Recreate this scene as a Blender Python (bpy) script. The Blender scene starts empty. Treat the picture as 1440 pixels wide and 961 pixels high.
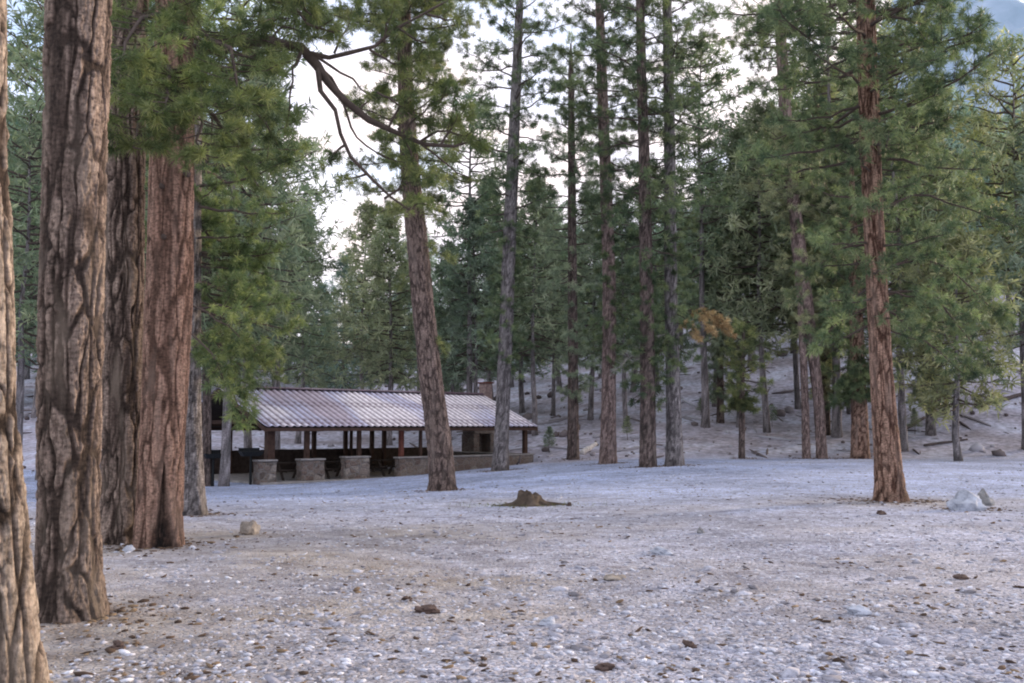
import bpy, bmesh, math, random
import numpy as np
from mathutils import Vector

SC = bpy.context.scene
COL = SC.collection
R = math.radians

# ------------------------------------------------------------------ camera
F = 1383.0
EYE = 1.6
PITCH = math.atan(119.5 / F)
cam = bpy.data.cameras.new("camera")
cam.sensor_width = 36.0
cam.lens = 36.0 * F / 1440.0
cam.clip_end = 6000
cam.clip_start = 0.05
co = bpy.data.objects.new("camera", cam)
COL.objects.link(co)
co.location = (0, 0, EYE)
co.rotation_euler = (math.pi / 2 + PITCH, 0, 0)
SC.camera = co


def ray(px, py):
    u = (px - 720.0) / F
    v = -(py - 480.5) / F
    cp, sp = math.cos(PITCH), math.sin(PITCH)
    return np.array([u, cp - sp * v, sp + cp * v])


def at(px, py, Y):
    """world point seen at photo pixel (px, py) standing Y metres away"""
    d = ray(px, py)
    return np.array([0, 0, EYE]) + d * (Y / d[1])


# ------------------------------------------------------------------ noise
def _h(ix, iy, iz, s=0):
    n = (ix.astype(np.int64) * 374761393 + iy.astype(np.int64) * 668265263 + iz.astype(np.int64) * 2147483647 // 7 * 3 + s * 974634777) & 0xFFFFFFFF
    n = ((n ^ (n >> 13)) * 1274126177) & 0xFFFFFFFF
    n = ((n ^ (n >> 16)) * 2246822519) & 0xFFFFFFFF
    n = n ^ (n >> 15)
    return (n & 0xFFFFFF) / float(0xFFFFFF)


def noise(x, y, z=None, s=0):
    x = np.asarray(x, float); y = np.asarray(y, float)
    z = np.zeros_like(x) if z is None else np.asarray(z, float)
    ix, iy, iz = np.floor(x), np.floor(y), np.floor(z)
    fx, fy, fz = x - ix, y - iy, z - iz
    fx = fx * fx * (3 - 2 * fx); fy = fy * fy * (3 - 2 * fy); fz = fz * fz * (3 - 2 * fz)
    out = 0
    for dx in (0, 1):
        wx = fx if dx else 1 - fx
        for dy in (0, 1):
            wy = fy if dy else 1 - fy
            for dz in (0, 1):
                wz = fz if dz else 1 - fz
                out = out + wx * wy * wz * _h(ix + dx, iy + dy, iz + dz, s)
    return out


def fbm(x, y, z=None, s=0, o=4):
    a, t, w = 1.0, 0, 0
    x = np.asarray(x, float); y = np.asarray(y, float)
    z = np.zeros_like(x) if z is None else np.asarray(z, float)
    for k in range(o):
        t = t + a * noise(x * 2 ** k, y * 2 ** k, z * 2 ** k, s + k)
        w += a; a *= .5
    return t / w


def worley(x, y, z, s=0):
    ix, iy, iz = np.floor(x), np.floor(y), np.floor(z)
    d1 = np.full(x.shape, 9.0); d2 = np.full(x.shape, 9.0); cid = np.zeros(x.shape)
    for dx in (-1, 0, 1):
        for dy in (-1, 0, 1):
            for dz in (-1, 0, 1):
                cx, cy, cz = ix + dx, iy + dy, iz + dz
                px = cx + _h(cx, cy, cz, s + 1); py = cy + _h(cx, cy, cz, s + 2); pz = cz + _h(cx, cy, cz, s + 3)
                d = np.sqrt((px - x) ** 2 + (py - y) ** 2 + (pz - z) ** 2)
                m = d < d1
                d2 = np.where(m, d1, np.minimum(d2, d))
                cid = np.where(m, _h(cx, cy, cz, s + 4), cid)
                d1 = np.where(m, d, d1)
    return d1, d2, cid


def ss(t):
    t = np.clip(t, 0, 1)
    return t * t * (3 - 2 * t)


# ------------------------------------------------------------------ terrain
PA = np.array([-10.25, 41.0])           # front left eave corner of the pavilion
TH = R(42)
PU = np.array([math.cos(TH), math.sin(TH)])
PV = np.array([-math.sin(TH), math.cos(TH)])
PL, PW, PZ = 15.6, 9.0, -0.72           # length, width, floor level


def terrain(X, Y):
    X = np.asarray(X, float); Y = np.asarray(Y, float)
    z = -0.78 * ss((Y - 15) / 24) * ss((8 - X) / 17)
    y0 = 49 + 7 * ss((2 - X) / 10)
    slope = .15 + .08 * ss((X - 2) / 18) + .13 * ss((X - 16) / 18)
    d = np.clip(Y - y0, 0, 115)
    z = z + slope * (np.sqrt(d * d + 9) - 3)
    z = z + 1.6 * (fbm(X / 19, Y / 15, s=5) - .5) * ss((Y - 52) / 12)
    z = z + .10 * (fbm(X / 6, Y / 6, s=9) - .5) * ss((Y - 4) / 10)
    z = z + .025 * (fbm(X / .9, Y / .9, s=19, o=3) - .5)
    # level ground under the pavilion
    a = (X - PA[0]) * PU[0] + (Y - PA[1]) * PU[1]
    b = (X - PA[0]) * PV[0] + (Y - PA[1]) * PV[1]
    ins = ss(np.minimum(np.minimum(a + .1, PL - a), np.minimum(b - .2, PW + 2.5 - b)) / .35 + 1)
    z = z * (1 - ins) + np.minimum(z, PZ - .06) * ins
    return z


def gz(x, y):
    return float(terrain(np.array([x]), np.array([y]))[0])


def ground_at(px, py):
    d = ray(px, py)
    t = np.linspace(3, 160, 6000)
    P = np.array([0, 0, EYE])[None] + d[None] * t[:, None]
    below = P[:, 2] < terrain(P[:, 0], P[:, 1])
    return P[int(np.argmax(below))]


# ------------------------------------------------------------------ materials
def mat(name):
    m = bpy.data.materials.new(name)
    m.use_nodes = True
    nt = m.node_tree
    b = nt.nodes["Principled BSDF"]
    b.inputs["Roughness"].default_value = .9
    b.inputs["Specular IOR Level"].default_value = .2
    return m, nt, b


def N(nt, t, **kw):
    n = nt.nodes.new(t)
    for k, v in kw.items():
        if k.startswith("i_"):
            key = k[2:]
            key = int(key) if key.isdigit() else key.replace("_", " ")
            n.inputs[key].default_value = v
        else:
            setattr(n, k, v)
    return n


def ramp(nt, fac, stops, interp='LINEAR'):
    r = nt.nodes.new("ShaderNodeValToRGB")
    e = r.color_ramp.elements
    r.color_ramp.interpolation = interp
    while len(e) < len(stops):
        e.new(.5)
    for q, (p, c) in zip(e, stops):
        q.position = p
        q.color = (c[0], c[1], c[2], 1) if not np.isscalar(c) else (c, c, c, 1)
    nt.links.new(fac, r.inputs[0])
    return r.outputs[0]


def mix(nt, fac, a, b, mode='MIX'):
    m = nt.nodes.new("ShaderNodeMix")
    m.data_type = 'RGBA'; m.blend_type = mode
    for s, v in ((0, fac), (6, a), (7, b)):
        if hasattr(v, "is_linked"):
            nt.links.new(v, m.inputs[s])
        elif s == 0:
            m.inputs[0].default_value = v
        else:
            m.inputs[s].default_value = (*v, 1)
    return m.outputs[2]


def attr(nt, name):
    a = nt.nodes.new("ShaderNodeAttribute")
    a.attribute_name = name
    return a.outputs["Fac"]


def tex(nt, kind, scale, detail=3, vec=None, **kw):
    t = nt.nodes.new("ShaderNodeTex" + kind)
    t.inputs["Scale"].default_value = scale
    if kind == 'Noise':
        t.inputs["Detail"].default_value = detail
    for k, v in kw.items():
        setattr(t, k, v)
    if vec is not None:
        nt.links.new(vec, t.inputs["Vector"])
    return t


def objco(nt, sx=1, sy=1, sz=1, kind="Object"):
    tc = nt.nodes.new("ShaderNodeTexCoord")
    mp = nt.nodes.new("ShaderNodeMapping")
    mp.inputs["Scale"].default_value = (sx, sy, sz)
    nt.links.new(tc.outputs[kind], mp.inputs[0])
    return mp.outputs[0]


def bump(nt, b, h, dist, strength=.6):
    n = nt.nodes.new("ShaderNodeBump")
    n.inputs["Distance"].default_value = dist
    n.inputs["Strength"].default_value = strength
    nt.links.new(h, n.inputs["Height"])
    nt.links.new(n.outputs[0], b.inputs["Normal"])


def bark_mat(name, dark, mid, light, streak=(.3, .25, .2)):
    m, nt, b = mat(name)
    c = ramp(nt, attr(nt, "crack_rib_shade"), [(.05, dark), (.28, [(d * .55 + k * .45) for d, k in zip(dark, mid)]), (.52, mid), (.95, light)])
    cell = ramp(nt, attr(nt, "cell"), [(0, .75), (1, 1.22)])
    c = mix(nt, 1, c, cell, 'MULTIPLY')
    v = objco(nt, 9, 9, 1.6)
    n1 = tex(nt, 'Noise', 3.0, 8, v)
    n1.inputs["Roughness"].default_value = .68
    c = mix(nt, 1, c, ramp(nt, n1.outputs[0], [(.28, .42), (.5, 1.0), (.72, 1.6)]), 'MULTIPLY')
    n4 = tex(nt, 'Noise', 22, 6, objco(nt, 1, 1, 1.6))
    c = mix(nt, 1, c, ramp(nt, n4.outputs[0], [(.34, .55), (.5, 1.0), (.68, 1.35)]), 'MULTIPLY')
    n2 = tex(nt, 'Noise', .55, 3, v)
    c = mix(nt, ramp(nt, n2.outputs[0], [(.52, 0), (.72, .6)]), c, streak)
    c = mix(nt, attr(nt, "char"), c, (.018, .014, .013))
    nt.links.new(c, b.inputs["Base Color"])
    n3 = tex(nt, 'Noise', 5, 10, objco(nt, 6, 6, 3))
    n3.inputs['Roughness'].default_value = .7
    bump(nt, b, n3.outputs[0], .04, 1.0)
    return m


BARK_GREY = bark_mat("bark_grey_brown", (.055, .04, .033), (.20, .15, .125), (.36, .28, .23), (.32, .26, .21))
BARK_TAN = bark_mat("bark_tan", (.05, .035, .027), (.31, .24, .19), (.50, .41, .33), (.40, .33, .26))
BARK_DARK = bark_mat("bark_dark", (.055, .043, .038), (.135, .10, .09), (.21, .165, .145), (.19, .16, .14))
BARK_RED = bark_mat("bark_red", (.08, .042, .03), (.28, .175, .13), (.40, .265, .20), (.27, .20, .165))
BARK_PINK = bark_mat("bark_pink", (.10, .072, .065), (.24, .175, .155), (.33, .25, .225), (.28, .22, .2))
BARK_FAR = bark_mat("bark_haze_tinted", (.12, .11, .11), (.24, .215, .22), (.33, .30, .31), (.3, .28, .28))  # background bark, paled so its colour carries the distance haze
BARK_BURNT = bark_mat("bark_burnt_orange", (.11, .065, .048), (.27, .165, .125), (.38, .25, .19), (.26, .19, .155))
BARK_BROWN = bark_mat("bark_brown", (.065, .048, .042), (.17, .125, .108), (.26, .195, .165), (.22, .175, .15))
BARK_SILVER = bark_mat("bark_silver", (.09, .08, .08), (.21, .19, .19), (.31, .285, .28), (.28, .26, .25))


def needle_mat(name, c0, c1, c2, trans=.3):
    m, nt, b = mat(name)
    c = ramp(nt, attr(nt, "tint"), [(0, c0), (.5, c1), (1, c2)])
    oi = nt.nodes.new("ShaderNodeObjectInfo")
    c = mix(nt, 1, c, ramp(nt, oi.outputs["Random"], [(0, (.72, .80, .84)), (.35, (1.0, 1.0, .92)), (.6, (.88, .97, 1.05)), (1, (1.32, 1.2, 1.0))]), 'MULTIPLY')
    big = tex(nt, 'Noise', .55, 2, objco(nt))
    c = mix(nt, 1, c, ramp(nt, big.outputs[0], [(.3, .6), (.7, 1.45)]), 'MULTIPLY')
    nt.links.new(c, b.inputs["Base Color"])
    b.inputs["Roughness"].default_value = .55
    b.inputs["Specular IOR Level"].default_value = .35
    tr = nt.nodes.new("ShaderNodeBsdfTranslucent")
    c2_ = mix(nt, 1, c, (1.0, 1.15, .72), 'MULTIPLY')
    nt.links.new(c2_, tr.inputs[0])
    ms = nt.nodes.new("ShaderNodeMixShader")
    ms.inputs[0].default_value = trans
    nt.links.new(b.outputs[0], ms.inputs[1]); nt.links.new(tr.outputs[0], ms.inputs[2])
    nt.links.new(ms.outputs[0], nt.nodes["Material Output"].inputs[0])
    return m


ND_NEAR = needle_mat("needles_warm_green", (.065, .098, .048), (.165, .21, .095), (.35, .37, .155))
ND_MID = needle_mat("needles_green", (.065, .095, .055), (.17, .215, .115), (.34, .36, .175))
ND_HZB = needle_mat("needles_haze_tinted", (.17, .21, .155), (.30, .345, .255), (.43, .455, .33))  # greyed and lightened: atmospheric haze painted into the needle colour
ND_FAR = needle_mat("needles_far_haze", (.25, .35, .33), (.34, .45, .42), (.42, .52, .47))  # strongest haze, painted into the needle colour of the far rows
ND_HZG = needle_mat("needles_hazy_green", (.14, .19, .135), (.25, .31, .22), (.39, .42, .28))  # green with haze painted into the colour
ND_HZO = needle_mat("needles_hazy_olive", (.14, .165, .105), (.25, .28, .175), (.38, .39, .24))  # olive with haze painted into the colour
ND_DEAD = needle_mat("needles_dead_orange", (.24, .16, .09), (.40, .28, .155), (.55, .42, .26), .2)
ND_OLIVE = needle_mat("needles_olive", (.08, .11, .045), (.18, .215, .085), (.30, .31, .13))

def simple(name, col, rough=.85, var=.35, scale=6, bmp=.01, metal=0):
    m, nt, b = mat(name)
    n = tex(nt, 'Noise', scale, 6, objco(nt))
    c = mix(nt, 1, col, ramp(nt, n.outputs[0], [(.25, 1 - var), (.75, 1 + var)]), 'MULTIPLY')
    nt.links.new(c, b.inputs["Base Color"])
    b.inputs["Roughness"].default_value = rough
    b.inputs["Metallic"].default_value = metal
    if bmp:
        n2 = tex(nt, 'Noise', scale * 4, 6, objco(nt))
        bump(nt, b, n2.outputs[0], bmp)
    return m


LIMB = simple("limb_bark", (.10, .078, .068), scale=8)
LIMB_DEAD = simple("dead_limb_grey", (.33, .30, .29), scale=8)
WOOD = simple("weathered_post_wood", (.075, .045, .035), scale=5)
WOOD_RED = simple("red_brown_post_wood", (.16, .06, .045), scale=5)
TABLE = simple("dark_table_wood", (.05, .038, .032), scale=5)
IRON = simple("black_iron", (.018, .02, .022), rough=.6, metal=.3, scale=12)
CONC = simple("concrete_slab", (.29, .27, .26), scale=3)
PALE = simple("pale_fallen_wood", (.62, .58, .55), scale=6)
LOGM = simple("fallen_log_bark", (.10, .08, .075), scale=5)
ROCK_W = simple("white_blue_rock", (.44, .47, .54), var=.45, scale=5, bmp=.03)
ROCK_G = simple("grey_rock", (.28, .28, .28), var=.45, scale=6, bmp=.03)
ROCK_T = simple("tan_rock", (.33, .29, .25), var=.5, scale=7, bmp=.03)
CHUNK = simple("bark_chunk_dark", (.10, .07, .06), var=.5, scale=20)
STUMPW = simple("stump_wood", (.085, .065, .05), var=.5, scale=9, bmp=.02)


def stone_mat():
    m, nt, b = mat("mortared_stone")
    v = objco(nt, 1, 1, 1.5)
    w = tex(nt, 'Noise', 2.5, 2, v)
    v2 = mix(nt, .12, v, w.outputs[1])
    e = tex(nt, 'Voronoi', 3.2, vec=v2, feature='DISTANCE_TO_EDGE')
    c = tex(nt, 'Voronoi', 3.2, vec=v2)
    col = ramp(nt, c.outputs["Color"], [(0, (.09, .07, .062)), (.35, (.20, .165, .14)), (.65, (.15, .11, .095)), (1, (.33, .30, .265))])
    n = tex(nt, 'Noise', 14, 5, objco(nt))
    col = mix(nt, 1, col, ramp(nt, n.outputs[0], [(.3, .65), (.7, 1.35)]), 'MULTIPLY')
    col = mix(nt, ramp(nt, e.outputs[0], [(0.02, 1), (.06, 0)]), col, (.19, .175, .165))
    nt.links.new(col, b.inputs["Base Color"])
    bump(nt, b, ramp(nt, e.outputs[0], [(0, 0), (.14, 1)]), .04)
    return m


STONE = stone_mat()


def roof_mat():
    m, nt, b = mat("ribbed_painted_metal_roof")
    n = tex(nt, 'Noise', .30, 2, objco(nt, 1, .5, 1))
    c = ramp(nt, n.outputs[0], [(.38, (.58, .50, .58)), (.48, (.62, .63, .82)), (.58, (.97, .90, .93))])  # varied sky reflection painted as mauve, blue and pinkish white patches
    c = mix(nt, attr(nt, "crack_rib_shade"), (.16, .10, .13), c)  # rib highlights and trough shade painted into the colour
    n2 = tex(nt, 'Noise', 5, 5, objco(nt))
    c = mix(nt, 1, c, ramp(nt, n2.outputs[0], [(.3, .8), (.7, 1.2)]), 'MULTIPLY')
    nt.links.new(c, b.inputs["Base Color"])
    b.inputs["Metallic"].default_value = .35
    b.inputs["Roughness"].default_value = .38
    b.inputs["Specular IOR Level"].default_value = .6
    return m


ROOF = roof_mat()


def ground_mat():
    m, nt, b = mat("gravel_ground")
    v = objco(nt)
    hill = attr(nt, "hill"); tan = attr(nt, "tan"); cool = attr(nt, "cool")
    peb = tex(nt, 'Voronoi', 17, vec=v)
    peb.inputs["Randomness"].default_value = 1
    edge = tex(nt, 'Voronoi', 17, vec=v, feature='DISTANCE_TO_EDGE')
    peb2 = tex(nt, 'Voronoi', 43, vec=v)
    sep = nt.nodes.new("ShaderNodeSeparateColor"); nt.links.new(peb.outputs["Color"], sep.inputs[0])
    sep2 = nt.nodes.new("ShaderNodeSeparateColor"); nt.links.new(peb2.outputs["Color"], sep2.inputs[0])
    c = ramp(nt, sep.outputs[0], [(0, (.25, .24, .27)), (.25, (.38, .375, .44)), (.6, (.50, .49, .56)), (.85, (.60, .60, .67)), (.97, (.78, .79, .86)), (1, (.82, .83, .88))])
    cf = ramp(nt, sep2.outputs[0], [(0, (.23, .22, .24)), (.4, (.40, .39, .44)), (.8, (.52, .51, .56)), (1, (.74, .74, .80))])
    nz = tex(nt, 'Noise', 1.3, 5, v)
    c = mix(nt, ramp(nt, nz.outputs[0], [(.42, 0), (.6, .85)]), c, cf)
    # dust and pine litter
    t1 = tex(nt, 'Noise', 2.2, 7, v)
    litter = ramp(nt, t1.outputs[0], [(.35, (.34, .285, .24)), (.65, (.54, .475, .41))])
    t2 = tex(nt, 'Noise', .45, 6, v)
    lf = mix(nt, 1, ramp(nt, t2.outputs[0], [(.36, .35), (.58, 1)]), tan, 'MULTIPLY')
    c = mix(nt, lf, c, litter)
    # broad tone patches
    t3 = tex(nt, 'Noise', .22, 4, v)
    c = mix(nt, 1, c, ramp(nt, t3.outputs[0], [(.35, (.76, .80, .87)), (.65, (1.14, 1.2, 1.3))]), 'MULTIPLY')
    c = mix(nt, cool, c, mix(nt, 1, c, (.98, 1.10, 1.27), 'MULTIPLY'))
    mo = tex(nt, 'Noise', 1.4, 8, v)
    mo.inputs['Roughness'].default_value = .75
    c = mix(nt, 1, c, ramp(nt, mo.outputs[0], [(.36, (.68, .66, .66)), (.5, (1.0, 1.0, 1.0)), (.64, (1.22, 1.22, 1.24))]), 'MULTIPLY')
    # dark specks
    s = tex(nt, 'Noise', 9, 5, v)
    c = mix(nt, ramp(nt, s.outputs[0], [(.62, 0), (.70, .6)]), c, (.10, .075, .06))
    so1 = tex(nt, 'Noise', 6, 7, v)
    c = mix(nt, mix(nt, 1, attr(nt, 'soil'), ramp(nt, so1.outputs[0], [(.35, .35), (.6, .95)]), 'MULTIPLY'), c, ramp(nt, so1.outputs[0], [(.35, (.30, .24, .20)), (.62, (.15, .115, .095))]))
    # hillside : purple brown duff, paler scree
    h1 = tex(nt, 'Noise', .35, 7, objco(nt, 1, 1, 1))
    hc = ramp(nt, h1.outputs[0], [(.3, (.38, .34, .37)), (.5, (.53, .51, .60)), (.68, (.66, .69, .82))])
    h2 = tex(nt, 'Noise', 3.5, 6, v)
    hc = mix(nt, 1, hc, ramp(nt, h2.outputs[0], [(.3, .6), (.7, 1.4)]), 'MULTIPLY')
    c = mix(nt, hill, c, hc)
    nt.links.new(c, b.inputs["Base Color"])
    add = nt.nodes.new("ShaderNodeMath"); add.operation = 'ADD'
    nt.links.new(ramp(nt, edge.outputs[0], [(0, 0), (.2, 1)]), add.inputs[0]); nt.links.new(t1.outputs[0], add.inputs[1])
    bump(nt, b, add.outputs[0], .025, .9)
    return m


GROUND = ground_mat()


def stones_mat():
    m, nt, b = mat("loose_stones")
    c = ramp(nt, attr(nt, "tint"), [(0, (.17, .16, .17)), (.2, (.32, .32, .37)), (.6, (.47, .48, .55)), (.9, (.58, .60, .68)), (1, (.76, .78, .85))])
    n = tex(nt, 'Noise', 40, 4, objco(nt))
    c = mix(nt, 1, c, ramp(nt, n.outputs[0], [(.3, .75), (.7, 1.2)]), 'MULTIPLY')
    nt.links.new(c, b.inputs["Base Color"])
    return m


def litter_mat():
    m, nt, b = mat("pine_litter")
    c = ramp(nt, attr(nt, "tint"), [(0, (.05, .035, .028)), (.5, (.12, .08, .055)), (1, (.26, .19, .12))])
    nt.links.new(c, b.inputs["Base Color"])
    return m


STONES = stones_mat(); LITTER = litter_mat()

# ------------------------------------------------------------------ object helpers
def tag(o, label=None, cat=None, group=None, kind=None):
    if label: o["label"] = label
    if cat: o["category"] = cat
    if group: o["group"] = group
    if kind: o["kind"] = kind
    return o


def empty(name, loc, rz=0):
    o = bpy.data.objects.new(name, None)
    o.location = [float(v) for v in loc]; o.rotation_euler.z = rz
    o.empty_display_size = .3
    COL.objects.link(o)
    return o


def np_mesh(name, V, faces, m, parent=None, attrs=None, smooth=False, off=None):
    """V (n,3); faces (f,k) array, or list of arrays"""
    if not isinstance(faces, list): faces = [faces]
    faces = [np.asarray(f, np.int32) for f in faces if len(f)]
    V = np.asarray(V, np.float32)
    if off is not None: V = V - np.asarray(off, np.float32)
    me = bpy.data.meshes.new(name)
    me.vertices.add(len(V))
    me.vertices.foreach_set("co", V.ravel())
    loops = np.concatenate([f.ravel() for f in faces])
    tot = np.concatenate([np.full(len(f), f.shape[1], np.int32) for f in faces])
    st = np.concatenate([[0], np.cumsum(tot)[:-1]]).astype(np.int32)
    me.loops.add(len(loops)); me.loops.foreach_set("vertex_index", loops)
    me.polygons.add(len(tot)); me.polygons.foreach_set("loop_start", st)
    me.polygons.foreach_set("loop_total", tot)
    if smooth: me.polygons.foreach_set("use_smooth", np.ones(len(tot), bool))
    me.update(calc_edges=True)
    for k, v in (attrs or {}).items():
        a = me.attributes.new(k, 'FLOAT', 'POINT')
        a.data.foreach_set("value", np.asarray(v, np.float32))
    me.materials.append(m)
    o = bpy.data.objects.new(name, me)
    COL.objects.link(o)
    if parent is not None: o.parent = parent
    return o


def bm_obj(name, bm, m, parent=None, smooth=False):
    me = bpy.data.meshes.new(name)
    bm.normal_update()
    bm.to_mesh(me); bm.free()
    if smooth:
        me.polygons.foreach_set("use_smooth", np.ones(len(me.polygons), bool))
    me.materials.append(m)
    o = bpy.data.objects.new(name, me)
    COL.objects.link(o)
    if parent is not None: o.parent = parent
    return o


def box(bm, x0, x1, y0, y1, z0, z1, bev=0):
    vs = [bm.verts.new((x, y, z)) for x in (x0, x1) for y in (y0, y1) for z in (z0, z1)]
    fs = [bm.faces.new([vs[i] for i in q]) for q in ((0, 1, 3, 2), (4, 6, 7, 5), (0, 4, 5, 1), (2, 3, 7, 6), (0, 2, 6, 4), (1, 5, 7, 3))]
    if bev:
        es = list({e for f in fs for e in f.edges})
        bmesh.ops.bevel(bm, geom=es, offset=bev, segments=1, affect='EDGES')


def tubes(P, Rr, ns):
    """P (m,n,3), Rr (m,n) -> verts, quads of m tubes"""
    P = np.asarray(P, float); m, n, _ = P.shape
    T = np.gradient(P, axis=1)
    T /= np.linalg.norm(T, axis=2, keepdims=True) + 1e-9
    ref = np.zeros((m, 1, 3)); ref[:] = (0.13, 0.21, .97)
    fl = np.abs(T.mean(axis=1)[:, 2]) > .8
    ref[fl] = (.97, .2, .1)
    A = np.cross(T, ref); A /= np.linalg.norm(A, axis=2, keepdims=True) + 1e-9
    B = np.cross(T, A)
    ang = np.arange(ns) * 2 * math.pi / ns
    V = P[:, :, None, :] + Rr[:, :, None, None] * (A[:, :, None, :] * np.cos(ang)[None, None, :, None] + B[:, :, None, :] * np.sin(ang)[None, None, :, None])
    idx = np.arange(m * n * ns).reshape(m, n, ns)
    a = idx[:, :-1, :]; b = idx[:, 1:, :]
    q = np.stack([a, np.roll(a, -1, 2), np.roll(b, -1, 2), b], -1).reshape(-1, 4)
    return V.reshape(-1, 3), q


# ------------------------------------------------------------------ foliage
class Foliage:
    def __init__(self, seed):
        self.r = np.random.default_rng(seed)
        self.main = []; self.mr = []
        self.sub = []; self.sr = []
        self.tp = []; self.td = []; self.ts = []; self.tt = []

    def bough(self, pts, r0, sp=.3, t0=.3, lsub=.42, lmax=1.3, ntuft=4, jit=.08, size=1.0, tint=None, flat=.5, rise=.25, bare=False):
        r = self.r
        pts = np.asarray(pts, float)
        # resample to 8 points with a cubic feel
        k = np.linspace(0, 1, len(pts)); q = np.linspace(0, 1, 8)
        from_ = np.stack([np.interp(q, k, pts[:, i]) for i in range(3)], 1)
        sm = from_.copy(); sm[1:-1] = (from_[:-2] + 2 * from_[1:-1] + from_[2:]) / 4
        sm[1:] += r.normal(0, .012 * np.linalg.norm(pts[-1] - pts[0]), (7, 3))
        L = float(np.linalg.norm(np.diff(sm, axis=0), axis=1).sum())
        self.main.append(sm); self.mr.append(r0 * (1 - .82 * q))
        ns = max(3, int(L * (1 - t0) / sp))
        t = np.clip(t0 + (1 - t0) * (np.arange(ns) + r.random(ns)) / ns, 0, 1)
        pos = np.stack([np.interp(t, q, sm[:, i]) for i in range(3)], 1)
        tan = np.stack([np.interp(np.clip(t + .06, 0, 1), q, sm[:, i]) for i in range(3)], 1) - np.stack([np.interp(np.clip(t - .06, 0, 1), q, sm[:, i]) for i in range(3)], 1)
        tan /= np.linalg.norm(tan, axis=1, keepdims=True) + 1e-9
        up = np.array([0, 0, 1.0])
        side = np.cross(tan, up); side /= np.linalg.norm(side, axis=1, keepdims=True) + 1e-9
        side *= np.where(np.arange(ns) % 2 == 0, 1, -1)[:, None]
        al = R(1) * r.uniform(35, 70, ns)
        d = tan * np.cos(al)[:, None] + side * np.sin(al)[:, None] + up * r.normal(rise * .4, flat * .5, ns)[:, None]
        d /= np.linalg.norm(d, axis=1, keepdims=True)
        ls = np.minimum(lsub * L * (1.2 - t), lmax) * r.uniform(.6, 1.15, ns)
        s = np.array([0, .35, .7, 1.0])
        P = pos[:, None, :] + d[:, None, :] * (ls[:, None] * s[None])[:, :, None] + up[None, None] * (rise * ls[:, None] * s[None] ** 2)[:, :, None]
        P[:, 1:] += r.normal(0, .02, (ns, 3, 3)) * ls[:, None, None]
        self.sub.append(P); self.sr.append(np.maximum(r0 * .28 * (1 - .7 * s)[None] * np.ones((ns, 1)), .006))
        if bare: return
        u = .3 + .7 * (np.arange(ntuft) + .9) / ntuft
        for uu in u:
            tp = np.stack([[np.interp(min(uu, 1), s, P[j, :, i]) for i in range(3)] for j in range(ns)])
            tp = tp + r.normal(0, jit, (ns, 3))
            td = d + up * .35 + r.normal(0, .45, (ns, 3))
            self.tp.append(tp); self.td.append(td)
            self.ts.append(size * r.uniform(.75, 1.2, ns))
            base = r.random() * .5 + .25 if tint is None else tint
            self.tt.append(np.clip(base + r.normal(0, .26, ns), 0, 1))

    def crown(self, cx, z0, z1, nb, Lmax, shape='round', e0=-12, e1=35, r0=.05, curve=.12, az=None, **kw):
        """cx(z)->(x,y) trunk axis"""
        r = self.r
        for i in range(nb):
            u = (i + r.random()) / nb
            z = z0 + (z1 - z0) * u
            if shape == 'cone': L = Lmax * (1 - u) ** .75 * (.25 + .75 * min(1, u * 8 + .5)) + .25
            elif shape == 'round': L = Lmax * math.sqrt(max(.04, 1 - (2 * u - .85) ** 2 / 1.45))
            else: L = Lmax * (.55 + .45 * math.sin(math.pi * min(1, u * 1.1))) * (1 - u * .35)
            L *= r.uniform(.6, 1.12)
            a = i * 2.399 + r.normal(0, .35) if az is None else r.uniform(*az)
            e = R(e0 + (e1 - e0) * u + r.normal(0, 8))
            x, y = cx(z)
            s = np.linspace(0, 1, 6)
            hx = L * s * math.cos(e)
            zz = z + L * s * math.sin(e) + curve * L * (s ** 2.2 - .6 * s)
            bend = r.normal(0, .25)
            pts = np.stack([x + hx * np.cos(a + bend * s), y + hx * np.sin(a + bend * s), zz], 1)
            self.bough(pts, r0 * (.5 + .5 * L / Lmax), **kw)

    def build(self, parent, off, nd, limb, K=20, nl=.18, nw=.01, cname="crown", lname="branches", spread=.8):
        r = self.r
        V = []; Q = []; n = 0
        for P, RR, ns in ((self.main, self.mr, 6),):
            if P:
                v, q = tubes(np.array(P), np.array(RR), ns); V.append(v); Q.append(q + n); n += len(v)
        if self.sub:
            v, q = tubes(np.concatenate(self.sub), np.concatenate(self.sr), 3); V.append(v); Q.append(q + n); n += len(v)
        out = []
        if V:
            out.append(np_mesh(lname, np.concatenate(V), np.concatenate(Q), limb, parent, off=off, smooth=True))
        if self.tp:
            P = np.concatenate(self.tp); D = np.concatenate(self.td); S = np.concatenate(self.ts); T = np.concatenate(self.tt)
            D /= np.linalg.norm(D, axis=1, keepdims=True)
            M = len(P)
            d = D[:, None, :] * .75 + r.normal(0, spread, (M, K, 3))
            d /= np.linalg.norm(d, axis=2, keepdims=True)
            ln = nl * S[:, None] * r.uniform(.65, 1.1, (M, K))
            sd = np.cross(d, r.normal(0, 1, (M, K, 3))); sd /= np.linalg.norm(sd, axis=2, keepdims=True) + 1e-9
            b0 = P[:, None, :] + D[:, None, :] * (r.uniform(-.45, .2, (M, K, 1)) * nl)
            w = nw * .5 * np.sqrt(S)[:, None, None]
            tip = b0 + d * ln[:, :, None]; tip[:, :, 2] -= ln * .12
            mid = b0 + d * ln[:, :, None] * .45
            W = np.stack([b0, mid - sd * w, tip, mid + sd * w], 2).reshape(-1, 3)
            F4 = np.arange(M * K * 4).reshape(-1, 4)
            tt = np.repeat(np.clip(T[:, None] + r.normal(0, .12, (M, K)), 0, 1).ravel(), 4)
            out.append(np_mesh(cname, W, F4, nd, parent, attrs={"tint": tt}, off=off))
        return out


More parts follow.
